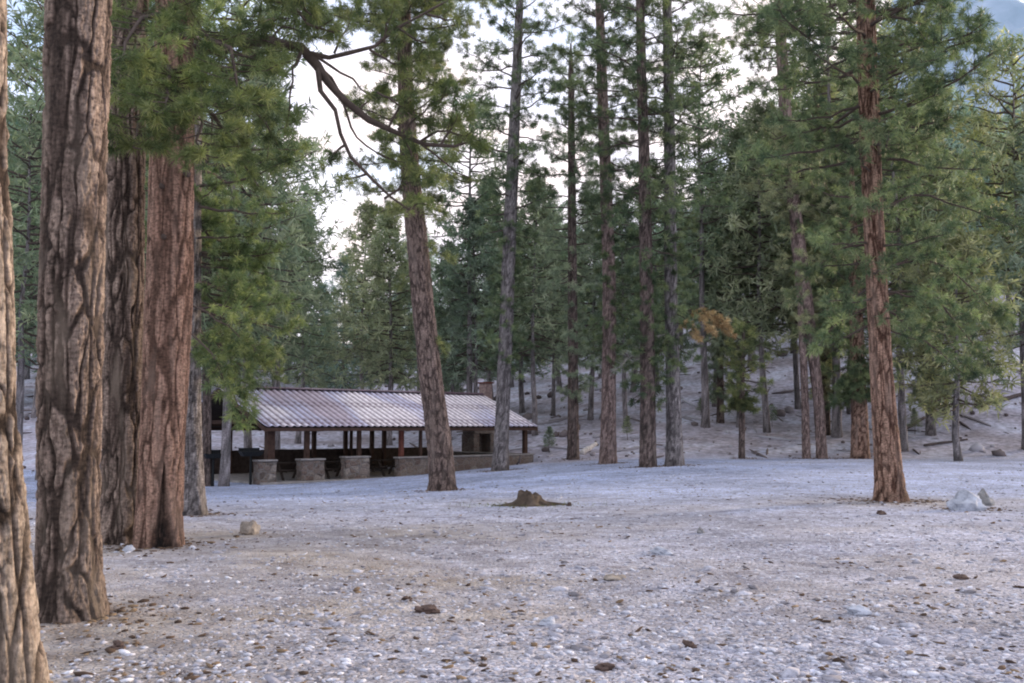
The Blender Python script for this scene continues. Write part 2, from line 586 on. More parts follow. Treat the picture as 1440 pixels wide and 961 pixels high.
# ------------------------------------------------------------------ trunks
def trunk_path(keys, Y, extra=None, zbase=None):
    """keys: list of (px, py, width_px) from base up; returns z, x, y, r arrays"""
    pts = []
    for px, py, w in keys:
        p = at(px, py, Y)
        dist = math.sqrt(p[0] ** 2 + p[1] ** 2 + (p[2] - EYE) ** 2)
        pts.append((p[2], p[0], p[1], w * dist / F / 2))
    if extra:
        ztop = extra
        a, b = pts[-2], pts[-1]
        k = (ztop - b[0]) / max(.5, b[0] - a[0]) * .5
        pts.append((ztop, b[1] + (b[1] - a[1]) * k, b[2], max(.03, b[3] * .25)))
    z, x, y, r = map(np.array, zip(*pts))
    return z, x, y, r


def sample_path(z, x, y, r, zz):
    # smooth interpolation (pchip-like through blending of linear + smoothing)
    X = np.interp(zz, z, x); Yv = np.interp(zz, z, y); Rr = np.interp(zz, z, r)
    n = max(1, int(len(zz) * .05))
    ker = np.hanning(2 * n + 3); ker /= ker.sum()
    pad = n + 1
    f = lambda a: np.convolve(np.concatenate([2 * a[0] - a[1:pad + 1][::-1], a, 2 * a[-1] - a[-pad - 1:-1][::-1]]), ker, 'valid')
    return f(X), f(Yv), f(Rr)


def trunk_mesh(path, m, parent, off, nu, nv, depth=.03, pw=.11, ph=.5, seed=0, flare=.45, flare_h=.35, scar=None, ztop=None, knots=(), lump=.05):
    z, x, y, r = path
    zb = z[0]
    zz = np.linspace(zb - .35, ztop if ztop else z[-1], nv)
    X, Y, Rr = sample_path(z, x, y, r, zz)
    ph_ = np.arange(nu) * 2 * math.pi / nu
    PHI, ZZ = np.meshgrid(ph_, zz)
    RR = Rr[:, None] * np.ones_like(PHI)
    h = np.clip(ZZ - zb, 0, None)
    lob = .5 + .5 * np.sin(PHI * 5 + seed) * np.sin(PHI * 2 + seed * 1.7)
    fl = flare * np.exp(-h / flare_h) * (.45 + .9 * lob)
    rm = float(np.mean(r)); depth = min(depth, .14 * float(r[0])); pw = min(pw, 1.1 * rm)
    cx_, cy_ = np.cos(PHI), np.sin(PHI)
    # bark plates : stretched cells with domain warp
    wx = fbm(cx_ * rm * 6, cy_ * rm * 6, ZZ * 1.6, s=seed + 40, o=3) - .5
    wz = fbm(cx_ * rm * 6 + 7, cy_ * rm * 6, ZZ * 1.6, s=seed + 50, o=3) - .5
    sx = rm / pw
    d1, d2, cid = worley(cx_ * sx + wx * 1.3, cy_ * sx + wz * 1.3, ZZ / ph + wz * 1.2 + seed * 3.1, s=seed)
    jz = fbm(cx_ * rm * 22, cy_ * rm * 22, ZZ * 7, s=seed + 70, o=3) - .5
    e = ss(((d2 - d1) + jz * .30 - .02) / .17)
    _, _, cid3 = worley(cx_ * sx * 2.3 + wx * 3 + 4, cy_ * sx * 2.3 + wz * 3, ZZ / ph * 2.6 + wx * 3, s=seed + 5)
    e3a, e3b, _ = worley(cx_ * sx * 2.3 + wx * 3 + 4, cy_ * sx * 2.3 + wz * 3, ZZ / ph * 2.6 + wx * 3, s=seed + 5)
    e = e * (.74 + .26 * ss(((e3b - e3a) + jz * .5) / .2))
    cid = cid * .5 + cid3 * .5
    # long running furrows
    fur = np.abs(fbm(cx_ * sx * .8 + wx, cy_ * sx * .8, ZZ / (ph * 3.5), s=seed + 7, o=2) - .5) * 2
    e = e * (.15 + .85 * ss(fur / .13))
    tf = fbm(cx_ * rm * 13 + wx * 2, cy_ * rm * 13, ZZ * 3.6 + wz * 2, s=seed + 80, o=4) * 11
    tfr = tf - np.floor(tf)
    terr = ((np.floor(tf) + ss(tfr / .22)) % 3) / 3
    fine = fbm(cx_ * rm * 45, cy_ * rm * 45, ZZ * 14, s=seed + 60, o=3)
    edge_ = 1 - .42 * np.exp(-(tfr / .13) ** 2)
    e = e * edge_
    crack_rib_shade = np.clip(e * .8 + .5 * (fine - .4) * (.3 + .7 * e), 0, 1)
    disp = depth * (np.minimum(crack_rib_shade, .75) - .6) + depth * .3 * (cid - .5) * e + depth * .3 * (terr - .33) * e
    big = lump * (fbm(cx_ * 1.3, cy_ * 1.3, ZZ * .7, s=seed + 3, o=3) - .5) * 2
    rad = RR * (1 + fl + big) + disp
    char = np.zeros_like(rad)
    if scar:
        a0, hw, hh = scar
        da = np.abs((PHI - a0 + math.pi) % (2 * math.pi) - math.pi)
        g = ss(1.25 - da / (hw * np.clip(1 - h / hh, .001, 1))) * (h < hh)
        g = np.clip(g * (.8 + .6 * (fine - .5)), 0, 1)
        rad = rad - g * rm * .42
        char = g
    V = np.stack([X[:, None] + rad * cx_, Y[:, None] + rad * cy_, ZZ], -1).reshape(-1, 3)
    idx = np.arange(nu * nv).reshape(nv, nu)
    a = idx[:-1]; b = idx[1:]
    q = np.stack([a, np.roll(a, -1, 1), np.roll(b, -1, 1), b], -1).reshape(-1, 4)
    # cap
    V = np.concatenate([V, [[X[-1], Y[-1], zz[-1] + .02]]])
    t = np.stack([idx[-1], np.roll(idx[-1], -1), np.full(nu, nu * nv)], -1)
    A = lambda v: np.append(v.ravel(), v.ravel()[-1])
    base = ss(1 - h / .5)
    char = np.clip(char + base * .35 * (fine > .45), 0, 1)
    return np_mesh("trunk", V, [q, t], m, parent, attrs={"crack_rib_shade": A(crack_rib_shade), "cell": A(cid), "char": A(char)}, off=off, smooth=True)


def axis_fn(path):
    z, x, y, r = path
    return lambda q: (float(np.interp(q, z, x)), float(np.interp(q, z, y)))


def pine(keys, bark, label, needles=None, base_py=None, Y=None, top=None, crown=None, boughs=None, res=(56, 260), seed=1,
         K=20, nl=.19, nw=.011, limb=None, group=None, cat="pine tree", name="pine_tree", **tk):
    bx, by = keys[0][0], keys[0][1]
    if Y is None:
        g = ground_at(bx, by); Y = g[1]
    path = trunk_path(keys, Y, top)
    zg = gz(path[1][0], path[2][0])
    path[0][0] = zg
    off = (path[1][0], path[2][0], zg)
    root = empty(name, off)
    tag(root, label, cat, group)
    trunk_mesh(path, bark, root, off, res[0], res[1], seed=seed, **tk)
    if crown or boughs:
        fo = Foliage(seed * 17 + 3)
        for c in (crown or []):
            c = dict(c)
            z0 = c.pop("z0"); z1 = c.pop("z1"); nb = c.pop("nb"); L = c.pop("L")
            fo.crown(axis_fn(path), z0, z1, nb, L, **c)
        for bpts, kw in (boughs or []):
            P = [at(*p) for p in bpts]
            fo.bough(P, **kw)
        fo.build(root, off, needles or ND_MID, limb or LIMB, K=K, nl=nl, nw=nw)
    return root, path, off


def zat(py, Y):
    return float(at(720, py, Y)[2])


# ================================================================== SETTING
def warp_axis(lo, hi, n, near, k):
    t = np.linspace(-1, 1, n)
    return t


xs = np.concatenate([-np.geomspace(1500, 16, 60), np.linspace(-15.8, 15.8, 230), np.geomspace(16, 1500, 60)])
ys = np.concatenate([np.linspace(-60, 3, 20), np.linspace(3.2, 30, 240), np.linspace(30.2, 64, 150), np.geomspace(64.6, 2500, 90)])
GX, GY = np.meshgrid(xs, ys)
GZ = terrain(GX, GY)
idx = np.arange(GX.size).reshape(GX.shape)
q = np.stack([idx[:-1, :-1], idx[:-1, 1:], idx[1:, 1:], idx[1:, :-1]], -1).reshape(-1, 4)
y0g = 49 + 7 * ss((2 - GX) / 10)
hill = ss((GY - y0g + 2.0 + 3 * (fbm(GX / 4, GY / 4, s=77) - .5)) / 5)
tan = np.clip(ss((2.5 - GX) / 5.5) * ss((19 - GY) / 8) + .35 * ss((fbm(GX / 3, GY / 2.2, s=88) - .52) / .12) * ss((26 - GY) / 10) + .75 * np.exp(-(((GX - 8.3) / 3.2) ** 2 + ((GY - 20.8) / 1.6) ** 2)) + .6 * np.exp(-(((GX - .4) / 1.6) ** 2 + ((GY - 23) / .9) ** 2)) + .12, 0, 1) + 0 * GX
soil = np.zeros_like(GX)
FEET = [(98, 868, .55), (0, 1000, .5), (172, 762, .5), (220, 768, .6), (270, 724, .5), (621, 690, .7), (703, 662, .7), (806, 646, .6), (855, 652, .7), (911, 657, .7), (949, 655, .7), (1045, 645, .5),
        (1134, 645, .6), (1156, 645, .6), (1210, 645, .7), (1254, 705, .95), (745, 711, .35), (1362, 716, .5)]
FXY = [tuple(ground_at(a_, b_)[:2]) + (c_,) for a_, b_, c_ in FEET]
for fx_, fy_, fr_ in FXY:
    dd = np.sqrt(((GX - fx_) / 1.3) ** 2 + (GY - fy_) ** 2) + .5 * (fbm(GX * 1.6, GY * 1.6, s=66) - .5)
    soil = np.maximum(soil, ss(1.25 - dd / fr_ * .9))
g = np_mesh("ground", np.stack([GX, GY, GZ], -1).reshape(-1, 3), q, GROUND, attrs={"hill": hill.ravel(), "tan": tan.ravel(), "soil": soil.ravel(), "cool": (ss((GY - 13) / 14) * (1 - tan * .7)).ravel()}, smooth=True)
tag(g, kind="structure")

# distant mountain on the right
mx = np.linspace(180, 800, 60); my = np.linspace(650, 1500, 50)
MX, MY = np.meshgrid(mx, my)
MZ = 520 * ss((MX - 230) / 330) * ss((800 - MX) / 180) * ss((MY - 640) / 330) * (1.02 - .0 * MX) * (.55 + .8 * fbm(MX / 180, MY / 180, s=31, o=6))
idx = np.arange(MX.size).reshape(MX.shape)
q = np.stack([idx[:-1, :-1], idx[:-1, 1:], idx[1:, 1:], idx[1:, :-1]], -1).reshape(-1, 4)
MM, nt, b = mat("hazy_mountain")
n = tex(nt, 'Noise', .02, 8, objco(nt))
nt.links.new(ramp(nt, n.outputs[0], [(.35, (.26, .36, .46)), (.6, (.36, .46, .58)), (.75, (.5, .58, .68))]), b.inputs["Base Color"])  # aerial haze painted in as pale blue tones
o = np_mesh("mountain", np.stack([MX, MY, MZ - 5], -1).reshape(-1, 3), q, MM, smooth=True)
tag(o, kind="structure")

# ------------------------------------------------------------------ loose stones and litter
ico = bmesh.new(); bmesh.ops.create_icosphere(ico, subdivisions=1, radius=1)
IV = np.array([v.co[:] for v in ico.verts]); IF = np.array([[v.index for v in f.verts] for f in ico.faces]); ico.free()


def scatter(name, n, ylo, yhi, smin, smax, m, seed, flat=.55, tlo=0, thi=1, elong=1.0, pw=1.4, kindname="gravel", bury=.25, dens=None):
    r = np.random.default_rng(seed)
    Y = ylo * (yhi / ylo) ** (r.random(n) ** pw)
    X = (r.random(n) * 2 - 1) * Y * .56
    if dens is not None:
        keep = r.random(n) < dens(X, Y)
        X, Y = X[keep], Y[keep]; n = len(X)
    Z = terrain(X, Y)
    S = smin * (smax / smin) ** (r.random(n) ** 2.2)
    sc = np.stack([S * r.uniform(.7, 1.3, n) * elong, S * r.uniform(.7, 1.3, n), S * flat * r.uniform(.6, 1.3, n)], 1)
    a = r.random(n) * 6.283
    V = IV[None] * (1 + r.normal(0, .17, (n, len(IV), 1)))
    V = V * sc[:, None]
    c, s = np.cos(a)[:, None], np.sin(a)[:, None]
    x = V[..., 0] * c - V[..., 1] * s; y = V[..., 0] * s + V[..., 1] * c
    tilt = r.normal(0, .25, (n, 1))
    V = np.stack([x, y, V[..., 2] + x * tilt], -1) + np.stack([X, Y, Z + sc[:, 2] * bury], 1)[:, None]
    Fq = (IF[None] + (np.arange(n) * len(IV))[:, None, None]).reshape(-1, 3)
    t = np.repeat(np.clip(r.uniform(tlo, thi, n), 0, 1), len(IV))
    o = np_mesh(name, V.reshape(-1, 3), Fq, m, attrs={"tint": t})
    tag(o, kind="stuff")
    return o


pav_clear = lambda X, Y: 1.0 - 0 * X
o = scatter("gravel", 52000, 4.2, 44, .007, .040, STONES, 1, flat=.42, bury=.1, dens=lambda X, Y: np.clip(.35 + .65 * ss((fbm(X / 1.7, Y / 1.7, s=3) - .38) / .25) - .35 * ss((1 - X) / 6) * ss((14 - Y) / 6), .08, 1))
tag(o, "pale blue grey loose stones strewn over the open ground", "gravel")
o = scatter("stone_rubble", 15000, 4.5, 47, .018, .08, STONES, 6, flat=.38, bury=.05, thi=.8, dens=lambda X, Y: .04 + .12 * ss((Y - 18) / 10) + .6 * ss((fbm(X / 1.1, Y / .8, s=23, o=3) - .56) / .1) * ss((X + 2.5) / 4))
tag(o, "patches of larger grey broken stones on the open ground", "rubble")
o = scatter("pine_litter", 9000, 4.2, 46, .006, .034, LITTER, 2, elong=1.7, flat=.5, dens=lambda X, Y: .45 + .55 * ss((fbm(X / 1.3, Y / 1.3, s=8) - .45) / .2))
tag(o, "dark cones, bark flakes and twigs scattered among the stones", "litter")


def rock(name, px, py, w, h, m, label, cat="rock", seed=0, depth=.8, group=None, Y=None, sub=3, rough=.35):
    P = ground_at(px, py)
    dist = P[1]
    sx = w * dist / F / 2; sz = h * dist / F
    bm = bmesh.new(); bmesh.ops.create_icosphere(bm, subdivisions=sub, radius=1)
    V = np.array([v.co[:] for v in bm.verts])
    nn = fbm(V[:, 0] * 1.5 + 9, V[:, 1] * 1.5 + 9, V[:, 2] * 1.5 + 9, s=seed, o=4)
    d1, d2, cid = worley(V[:, 0] * 1.1 + 5, V[:, 1] * 1.1 + 5, V[:, 2] * 1.1 + 5, s=seed)
    k = 1 + rough * 1.3 * (nn - .5) * 2 - .45 * d1 + .45 * (cid - .5) * ss((d2 - d1) / .15) + .15
    for v, kk in zip(bm.verts, k):
        c = v.co * kk
        v.co = (c.x * sx, c.y * sx * depth, max(c.z, -.4) * sz * .75)
    o = bm_obj(name, bm, m)
    o.location = (P[0], P[1] + sx * depth * .3, gz(P[0], P[1] + sx * .3) + sz * .18)
    o.rotation_euler.z = seed * 1.3
    if abs(math.sin(seed * 1.3)) > .5: o.rotation_euler.z = seed * .1
    tag(o, label, cat, group)
    return o


rock("boulder", 1362, 718, 52, 26, ROCK_W, "pale bluish white boulder on the gravel right of the red trunk", seed=3)
rock("boulder", 1386, 711, 30, 22, ROCK_G, "darker grey rock half hidden behind the pale white boulder", seed=5)
rock("rock", 351, 752, 30, 19, ROCK_T, "rounded tan rock on the bare dirt in front of the picnic shelter", seed=8)
rock("rock", 1240, 724, 16, 7, CHUNK, "small flat dark rock just below the foot of the red barked pine", seed=9)
rock("rock", 930, 780, 30, 9, ROCK_W, "flat white stone lying in the middle of the open gravel", seed=12)
rock("rock", 800, 712, 10, 6, CHUNK, "tiny dark rock on the gravel right of the old stump", seed=13)
rock("rock", 243, 768, 16, 9, ROCK_T, "small pale stone touching the burnt foot of the red trunk", seed=14)
rock("rock", 180, 776, 22, 9, ROCK_W, "pale stone in front of the furrowed trunk at left", seed=15)
rock("rock", 1352, 815, 24, 7, CHUNK, "dark brown flat rock in the gravel at far right", seed=16)
rock("rock", 862, 816, 34, 8, ROCK_T, "wide low tan grey rock in the centre of the gravel", seed=17)
rock("rock", 985, 750, 14, 8, ROCK_G, "small grey rock on the gravel right of centre", seed=18)
rock("rock", 1210, 865, 34, 12, ROCK_W, "low whitish stone in the gravel at lower right", seed=19)
rock("rock", 770, 880, 26, 11, ROCK_W, "palest low stone in the gravel at bottom centre", seed=20)
rock("bark_chunk", 598, 862, 36, 10, CHUNK, "largest dark bark chunk on the gravel at bottom centre left", "bark chunk", seed=21, rough=.7)
rock("bark_chunk", 572, 845, 16, 7, CHUNK, "small bark piece beside the largest dark bark chunk", "bark chunk", seed=22, rough=.7)
rock("bark_chunk", 848, 944, 26, 10, CHUNK, "dark bark chunk at the very bottom of the gravel", "bark chunk", seed=23, rough=.7)
rock("bark_chunk", 970, 912, 18, 10, CHUNK, "dark cone sized chunk in the lower right gravel", "bark chunk", seed=24, rough=.7)
rock("bark_chunk", 165, 912, 26, 9, CHUNK, "dark bark flake on dirt right of the nearest trunks", "bark chunk", seed=25, rough=.7)

def foot_litter():
    r = np.random.default_rng(12)
    V_, F_, T_ = [], [], []
    X, Y = [], []
    for fx_, fy_, fr_ in FXY:
        n = int(260 * fr_)
        a = r.random(n) * 6.283; d = fr_ * (.35 + np.abs(r.normal(0, .75, n)))
        X.append(fx_ + d * np.cos(a) * 1.2); Y.append(fy_ + d * np.sin(a))
    X = np.concatenate(X); Y = np.concatenate(Y); n = len(X); Z = terrain(X, Y)
    S = .008 * 5 ** (r.random(n) ** 1.5)
    a = r.random(n) * 6.283
    V = IV[None] * (1 + r.normal(0, .2, (n, len(IV), 1))) * np.stack([S * 1.7, S, S * .5], 1)[:, None]
    c, s = np.cos(a)[:, None], np.sin(a)[:, None]
    V = np.stack([V[..., 0] * c - V[..., 1] * s, V[..., 0] * s + V[..., 1] * c, V[..., 2]], -1) + np.stack([X, Y, Z + .004], 1)[:, None]
    Fq = (IF[None] + (np.arange(n) * len(IV))[:, None, None]).reshape(-1, 3)
    o = np_mesh("bark_flakes", V.reshape(-1, 3), Fq, LITTER, attrs={"tint": np.repeat(r.random(n), len(IV))})
    tag(o, "brown bark flakes and cones gathered round the feet of the trunks", "litter", kind="stuff")


foot_litter()


def hill_debris():
    r = np.random.default_rng(13)
    n = 2600
    Y = r.uniform(50, 120, n); X = (r.random(n) * 2 - 1) * Y * .56
    Z = terrain(X, Y)
    L = .25 * 7 ** (r.random(n) ** 2.5); tw = L * .05 + .012
    a = r.random(n) * 6.283
    lump = r.random(n) < .45
    sx = np.where(lump, L * .3, L); sy = np.where(lump, L * .25, tw); sz = np.where(lump, L * .2, tw)
    V = IV[None] * (1 + r.normal(0, .15, (n, len(IV), 1))) * np.stack([sx, sy, sz], 1)[:, None]
    c, s = np.cos(a)[:, None], np.sin(a)[:, None]
    x = V[..., 0] * c - V[..., 1] * s; y = V[..., 0] * s + V[..., 1] * c
    gzx = (terrain(X + .3, Y) - Z) / .3; gzy = (terrain(X, Y + .3) - Z) / .3
    V = np.stack([x, y, V[..., 2] + x * gzx[:, None] + y * gzy[:, None]], -1) + np.stack([X, Y, Z + sz * .5], 1)[:, None]
    Fq = (IF[None] + (np.arange(n) * len(IV))[:, None, None]).reshape(-1, 3)
    o = np_mesh("forest_debris", V.reshape(-1, 3), Fq, HDEB, attrs={"tint": np.repeat(r.random(n), len(IV))})
    tag(o, "fallen limbs and loose stones strewn over the hillside", "debris", kind="stuff")


m_, nt_, b_ = mat("hillside_debris")
nt_.links.new(ramp(nt_, attr(nt_, "tint"), [(0, (.10, .08, .08)), (.5, (.22, .19, .19)), (1, (.52, .52, .58))]), b_.inputs["Base Color"])
HDEB = m_
hill_debris()

# ------------------------------------------------------------------ stump
P = ground_at(745, 711)
st = empty("tree_stump", (P[0], P[1], gz(P[0], P[1])))
tag(st, "low broken old stump with torn top and spreading roots on the gravel", "tree stump")
nu = 40
ph = np.arange(nu) * 2 * math.pi / nu
rows = []
prof = [(-.12, .52), (0, .42), (.04, .31), (.09, .25), (.14, .225), (.2, .20), (.23, .15), (.19, .08), (.18, .02)]
for z_, r_ in prof:
    lob = 1 + .22 * np.sin(ph * 4 + 1) * (1 if z_ < .1 else .4) + .12 * (noise(np.cos(ph) * 3 + 4, np.sin(ph) * 3 + 4, np.full(nu, z_ * 6), 3) - .5)
    jag = (.34 * (noise(np.cos(ph) * 2.2 + 9, np.sin(ph) * 2.2 + 9, np.full(nu, .5), 6) - .4)) * (z_ > .15)
    rows.append(np.stack([r_ * 1.15 * lob * np.cos(ph), r_ * lob * np.sin(ph), z_ + jag], 1))
V = np.concatenate(rows); idx = np.arange(len(V)).reshape(len(prof), nu)
a, b_ = idx[:-1], idx[1:]
q = np.stack([a, np.roll(a, -1, 1), np.roll(b_, -1, 1), b_], -1).reshape(-1, 4)
np_mesh("stump_body", V, q, STUMPW, st, smooth=True)
roots = []; rr = []
for a_, L_ in ((3.3, .7), (2.9, .5), (.1, .9), (-.5, .5), (4.4, .4)):
    s = np.linspace(0, 1, 8)
    X_ = P[0] + (.25 + L_ * s) * math.cos(a_); Y_ = P[1] + (.25 + L_ * s) * math.sin(a_) * .7
    Z_ = terrain(X_, Y_) + .09 * (1 - s) - .01
    Z_ -= .03
    roots.append(np.stack([X_ - P[0], Y_ - P[1], Z_ - gz(P[0], P[1])], 1)); rr.append(.055 * (1 - .75 * s))
v, q = tubes(np.array(roots), np.array(rr), 7)
np_mesh("roots", v, q, STUMPW, st, smooth=True)
# dry grass round the stump: uncountable
r = np.random.default_rng(4)
nG = 650
sp_ = r.uniform(.3, 1.5, nG)
gx = P[0] + r.normal(-.15, .75, nG) * sp_; gy = P[1] + r.normal(-.05, .42, nG) * sp_
gzv = terrain(gx, gy)
B0 = np.stack([gx, gy, gzv], 1)
dv = np.stack([r.normal(0, .6, nG), r.normal(0, .6, nG), np.ones(nG)], 1); dv /= np.linalg.norm(dv, axis=1, keepdims=True)
sd = np.cross(dv, r.normal(0, 1, (nG, 3))); sd /= np.linalg.norm(sd, axis=1, keepdims=True)
W = np.stack([B0 - sd * .004, B0 + sd * .004, B0 + dv * r.uniform(.03, .10, nG)[:, None]], 1).reshape(-1, 3)
o = np_mesh("dry_grass", W, np.arange(nG * 3).reshape(-1, 3), ND_OLIVE, attrs={"tint": np.repeat(r.random(nG), 3)})
tag(o, "thin olive dry grass around the old stump", "grass", kind="stuff")


# ------------------------------------------------------------------ fallen logs
def log(px0, py0, px1, py1, wpx, m, label, Y=None, seed=0, lift=.0):
    A = ground_at(px0, py0); B = ground_at(px1, py1)
    if Y: B = np.array([at(px1, py1, A[1] + Y)[0], A[1] + Y, 0])
    s = np.linspace(0, 1, 14)
    r_ = wpx * A[1] / F / 2
    X = A[0] + (B[0] - A[0]) * s; Yv = A[1] + (B[1] - A[1]) * s
    g0, g1 = gz(X[0], Yv[0]), gz(X[-1], Yv[-1])
    Z = np.maximum(g0 + (g1 - g0) * s + lift * s, terrain(X, Yv)) + r_ * .7
    Z += .4 * r_ * (noise(s * 5, s * 0 + seed) - .5)
    rad = r_ * (1 - .35 * s) * (1 + .25 * (noise(s * 9, s * 0 + 3 + seed) - .5))
    v, q = tubes(np.stack([X, Yv, Z], 1)[None], rad[None], 10)
    off = (X[0], Yv[0], g0)
    n0 = len(v)
    v = np.concatenate([v, [[X[0], Yv[0], Z[0]], [X[-1], Yv[-1], Z[-1]]]])
    c0 = np.stack([np.roll(np.arange(10), -1), np.arange(10), np.full(10, n0)], -1)
    c1 = np.stack([np.arange(n0 - 10, n0), np.roll(np.arange(n0 - 10, n0), -1), np.full(10, n0 + 1)], -1)
    o = np_mesh("fallen_log", v, [q, c0, c1], m, off=off, smooth=True)
    o.location = off
    tag(o, label, "fallen log")


log(818, 640, 838, 630, 8, PALE, "short pale bare log leaning beside the thin trunks near the shelter", Y=1.2, lift=.25)
log(1262, 612, 1300, 600, 6, LOGM, "dark fallen log on the hillside just right of the red barked pine", Y=3)
log(1372, 574, 1445, 570, 8, LOGM, "long dark fallen log high on the hillside at far right", Y=1.5)
log(1300, 628, 1360, 618, 4, LOGM, "thin dead branch lying low on the slope at right", Y=1)

# ================================================================== PAVILION
PV0 = empty("picnic_shelter", (PA[0], PA[1], PZ), TH)
tag(PV0, "open sided picnic shelter with ribbed metal gable roof, stone half walls and dark posts", "picnic shelter")
EH = EYE - PZ                 # eave height above floor
RISE = 1.75


def roof_slope(front):
    nu_, nv_ = 700, 25
    u = np.linspace(-.0, PL, nu_); t = np.linspace(0, 1, nv_)
    U, T = np.meshgrid(u, t)
    Yl = (PW / 2) * T if front else PW - (PW / 2) * T
    wave = np.cos(U / .34 * 2 * math.pi)
    stp = ((T * 11) % 1.0)
    Z = EH + RISE * T + .032 * (np.abs(wave) ** .8 * np.sign(wave)) + .026 * (1 - stp)
    V = np.stack([U, Yl, Z], -1).reshape(-1, 3)
    idx = np.arange(V.shape[0]).reshape(nv_, nu_)
    q_ = np.stack([idx[:-1, :-1], idx[:-1, 1:], idx[1:, 1:], idx[1:, :-1]], -1).reshape(-1, 4)
    cr = np.clip((wave * .5 + .5) * 1.1 + .12 - .5 * (stp > .8), 0, 1)  # painted rib shading: bright crests, dark troughs and lap edges
    return V, q_, cr.ravel()


rf = None
V1, q1, c1 = roof_slope(True); V2, q2, c2 = roof_slope(False)
rf = np_mesh("roof", np.concatenate([V1, V2]), np.concatenate([q1, q2 + len(V1)]), ROOF, PV0, attrs={"crack_rib_shade": np.concatenate([c1, c2])}, smooth=True)
md = rf.modifiers.new("thick", 'SOLIDIFY'); md.thickness = .02
bm = bmesh.new()
zr = EH + RISE
for s_ in (-1, 1):
    a0 = [(-.03, PW / 2, zr + .09), (PL + .03, PW / 2, zr + .09), (PL + .03, PW / 2 + s_ * .2, zr + .02), (-.03, PW / 2 + s_ * .2, zr + .02)]
    bm.faces.new([bm.verts.new(p) for p in a0])
rc = bm_obj("ridge_cap", bm, ROOF, rf)
md = rc.modifiers.new("thick", 'SOLIDIFY'); md.thickness = .02
# soffit boards and fascia
bm = bmesh.new()
for (y0_, y1_) in ((0.05, PW / 2), (PW - .05, PW / 2)):
    pts = [(.05, y0_, EH - .07), (PL - .05, y0_, EH - .07), (PL - .05, y1_, zr - .075), (.05, y1_, zr - .075)]
    bm.faces.new([bm.verts.new(p) for p in pts])
sf = bm_obj("ceiling_boards", bm, TABLE, PV0)
md = sf.modifiers.new("thick", 'SOLIDIFY'); md.thickness = .03; md.offset = -1
for x0_ in (.0, PL - .05):
    bm = bmesh.new()
    for s_ in (0, 1):
        ye, yr = (0.0, PW / 2) if s_ == 0 else (PW, PW / 2)
        vs = []
        for x_ in (x0_, x0_ + .045):
            for (yy, zz_) in ((ye, EH - .05), (yr, zr - .05), (yr, zr - .27), (ye, EH - .24)):
                vs.append(bm.verts.new((x_, yy, zz_)))
        for f_ in ((0, 1, 2, 3), (7, 6, 5, 4), (0, 4, 5, 1), (1, 5, 6, 2), (2, 6, 7, 3), (3, 7, 4, 0)):
            bm.faces.new([vs[i] for i in f_])
    bmesh.ops.recalc_face_normals(bm, faces=bm.faces)
    bm_obj("rake_board", bm, WOOD, PV0)
bm = bmesh.new(); box(bm, .06, PL - .06, .0, .045, EH - .2, EH - .06); bm_obj("fascia_board", bm, WOOD, PV0)
bm = bmesh.new(); box(bm, .06, PL - .06, PW - .045, PW, EH - .2, EH - .06); bm_obj("fascia_board", bm, WOOD, PV0)
# floor
bm = bmesh.new(); box(bm, -.1, PL + .1, -.05, PW + .1, -.25, .0, .02); bm_obj("floor_slab", bm, CONC, PV0)


def loc_u(px, b):
    """distance along the building where local depth b is seen at photo x px"""
    t_ = (px - 720) / F / math.cos(PITCH)
    # X = t*Y (approx. near horizon)
    t_ = (px - 720) / F
    # solve A + a*u + b*v
    ax, ay = PA + PV * b
    return (t_ * ay - ax) / (PU[0] - t_ * PU[1])


FY, BY = .75, PW - .75
def post(u, b, w=.2, top=None, m=WOOD, z0=0):
    bm = bmesh.new()
    tz = top if top else EH - .24 + RISE * (min(b, PW - b)) / (PW / 2) * .95
    box(bm, u - w / 2, u + w / 2, b - w / 2, b + w / 2, z0, tz, .012)
    bm_obj("post", bm, m, PV0)


for px, w in ((381, .34), (433, .2), (506, .17), (738, .22)):
    post(loc_u(px, FY), FY, w)
post(loc_u(565, FY), FY, .2, m=WOOD_RED)
post(loc_u(592, FY), FY, .14)
for px, w in ((324, .26), (443, .2), (487, .2), (495, .14), (524, .2), (541, .2), (617, .2), (712, .2)):
    u_ = loc_u(px, BY)
    if .3 < u_ < PL - .2: post(u_, BY, w)
for b_ in (FY, BY):
    bm = bmesh.new(); box(bm, .25, PL - .25, b_ - .08, b_ + .08, EH - .26 + RISE * FY / (PW / 2) * .95, EH - .06 + RISE * FY / (PW / 2) * .95); bm_obj("beam", bm, WOOD, PV0)
for u_ in (1.0, PL / 3, 2 * PL / 3, PL - 1.0):
    bm = bmesh.new(); box(bm, u_ - .07, u_ + .07, FY + .1, BY - .1, EH + .12, EH + .3); bm_obj("tie_beam", bm, WOOD, PV0)


def stone_wall(u0, u1, b0, b1, h, cap=True, name="stone_wall", m=None):
    bm = bmesh.new()
    box(bm, u0, u1, b0, b1, -.3, h, .03)
    # uneven stone face
    bmesh.ops.subdivide_edges(bm, edges=bm.edges[:], cuts=3, use_grid_fill=True)
    for v in bm.verts:
        v.co += Vector((random.uniform(-1, 1), random.uniform(-1, 1), random.uniform(-.5, .5))) * .035
    w = bm_obj(name, bm, m or STONE, PV0)
    if cap:
        bm = bmesh.new(); box(bm, u0 - .05, u1 + .05, b0 - .05, b1 + .05, h + .003, h + .08, .012)
        bm_obj("coping", bm, CONC, w)


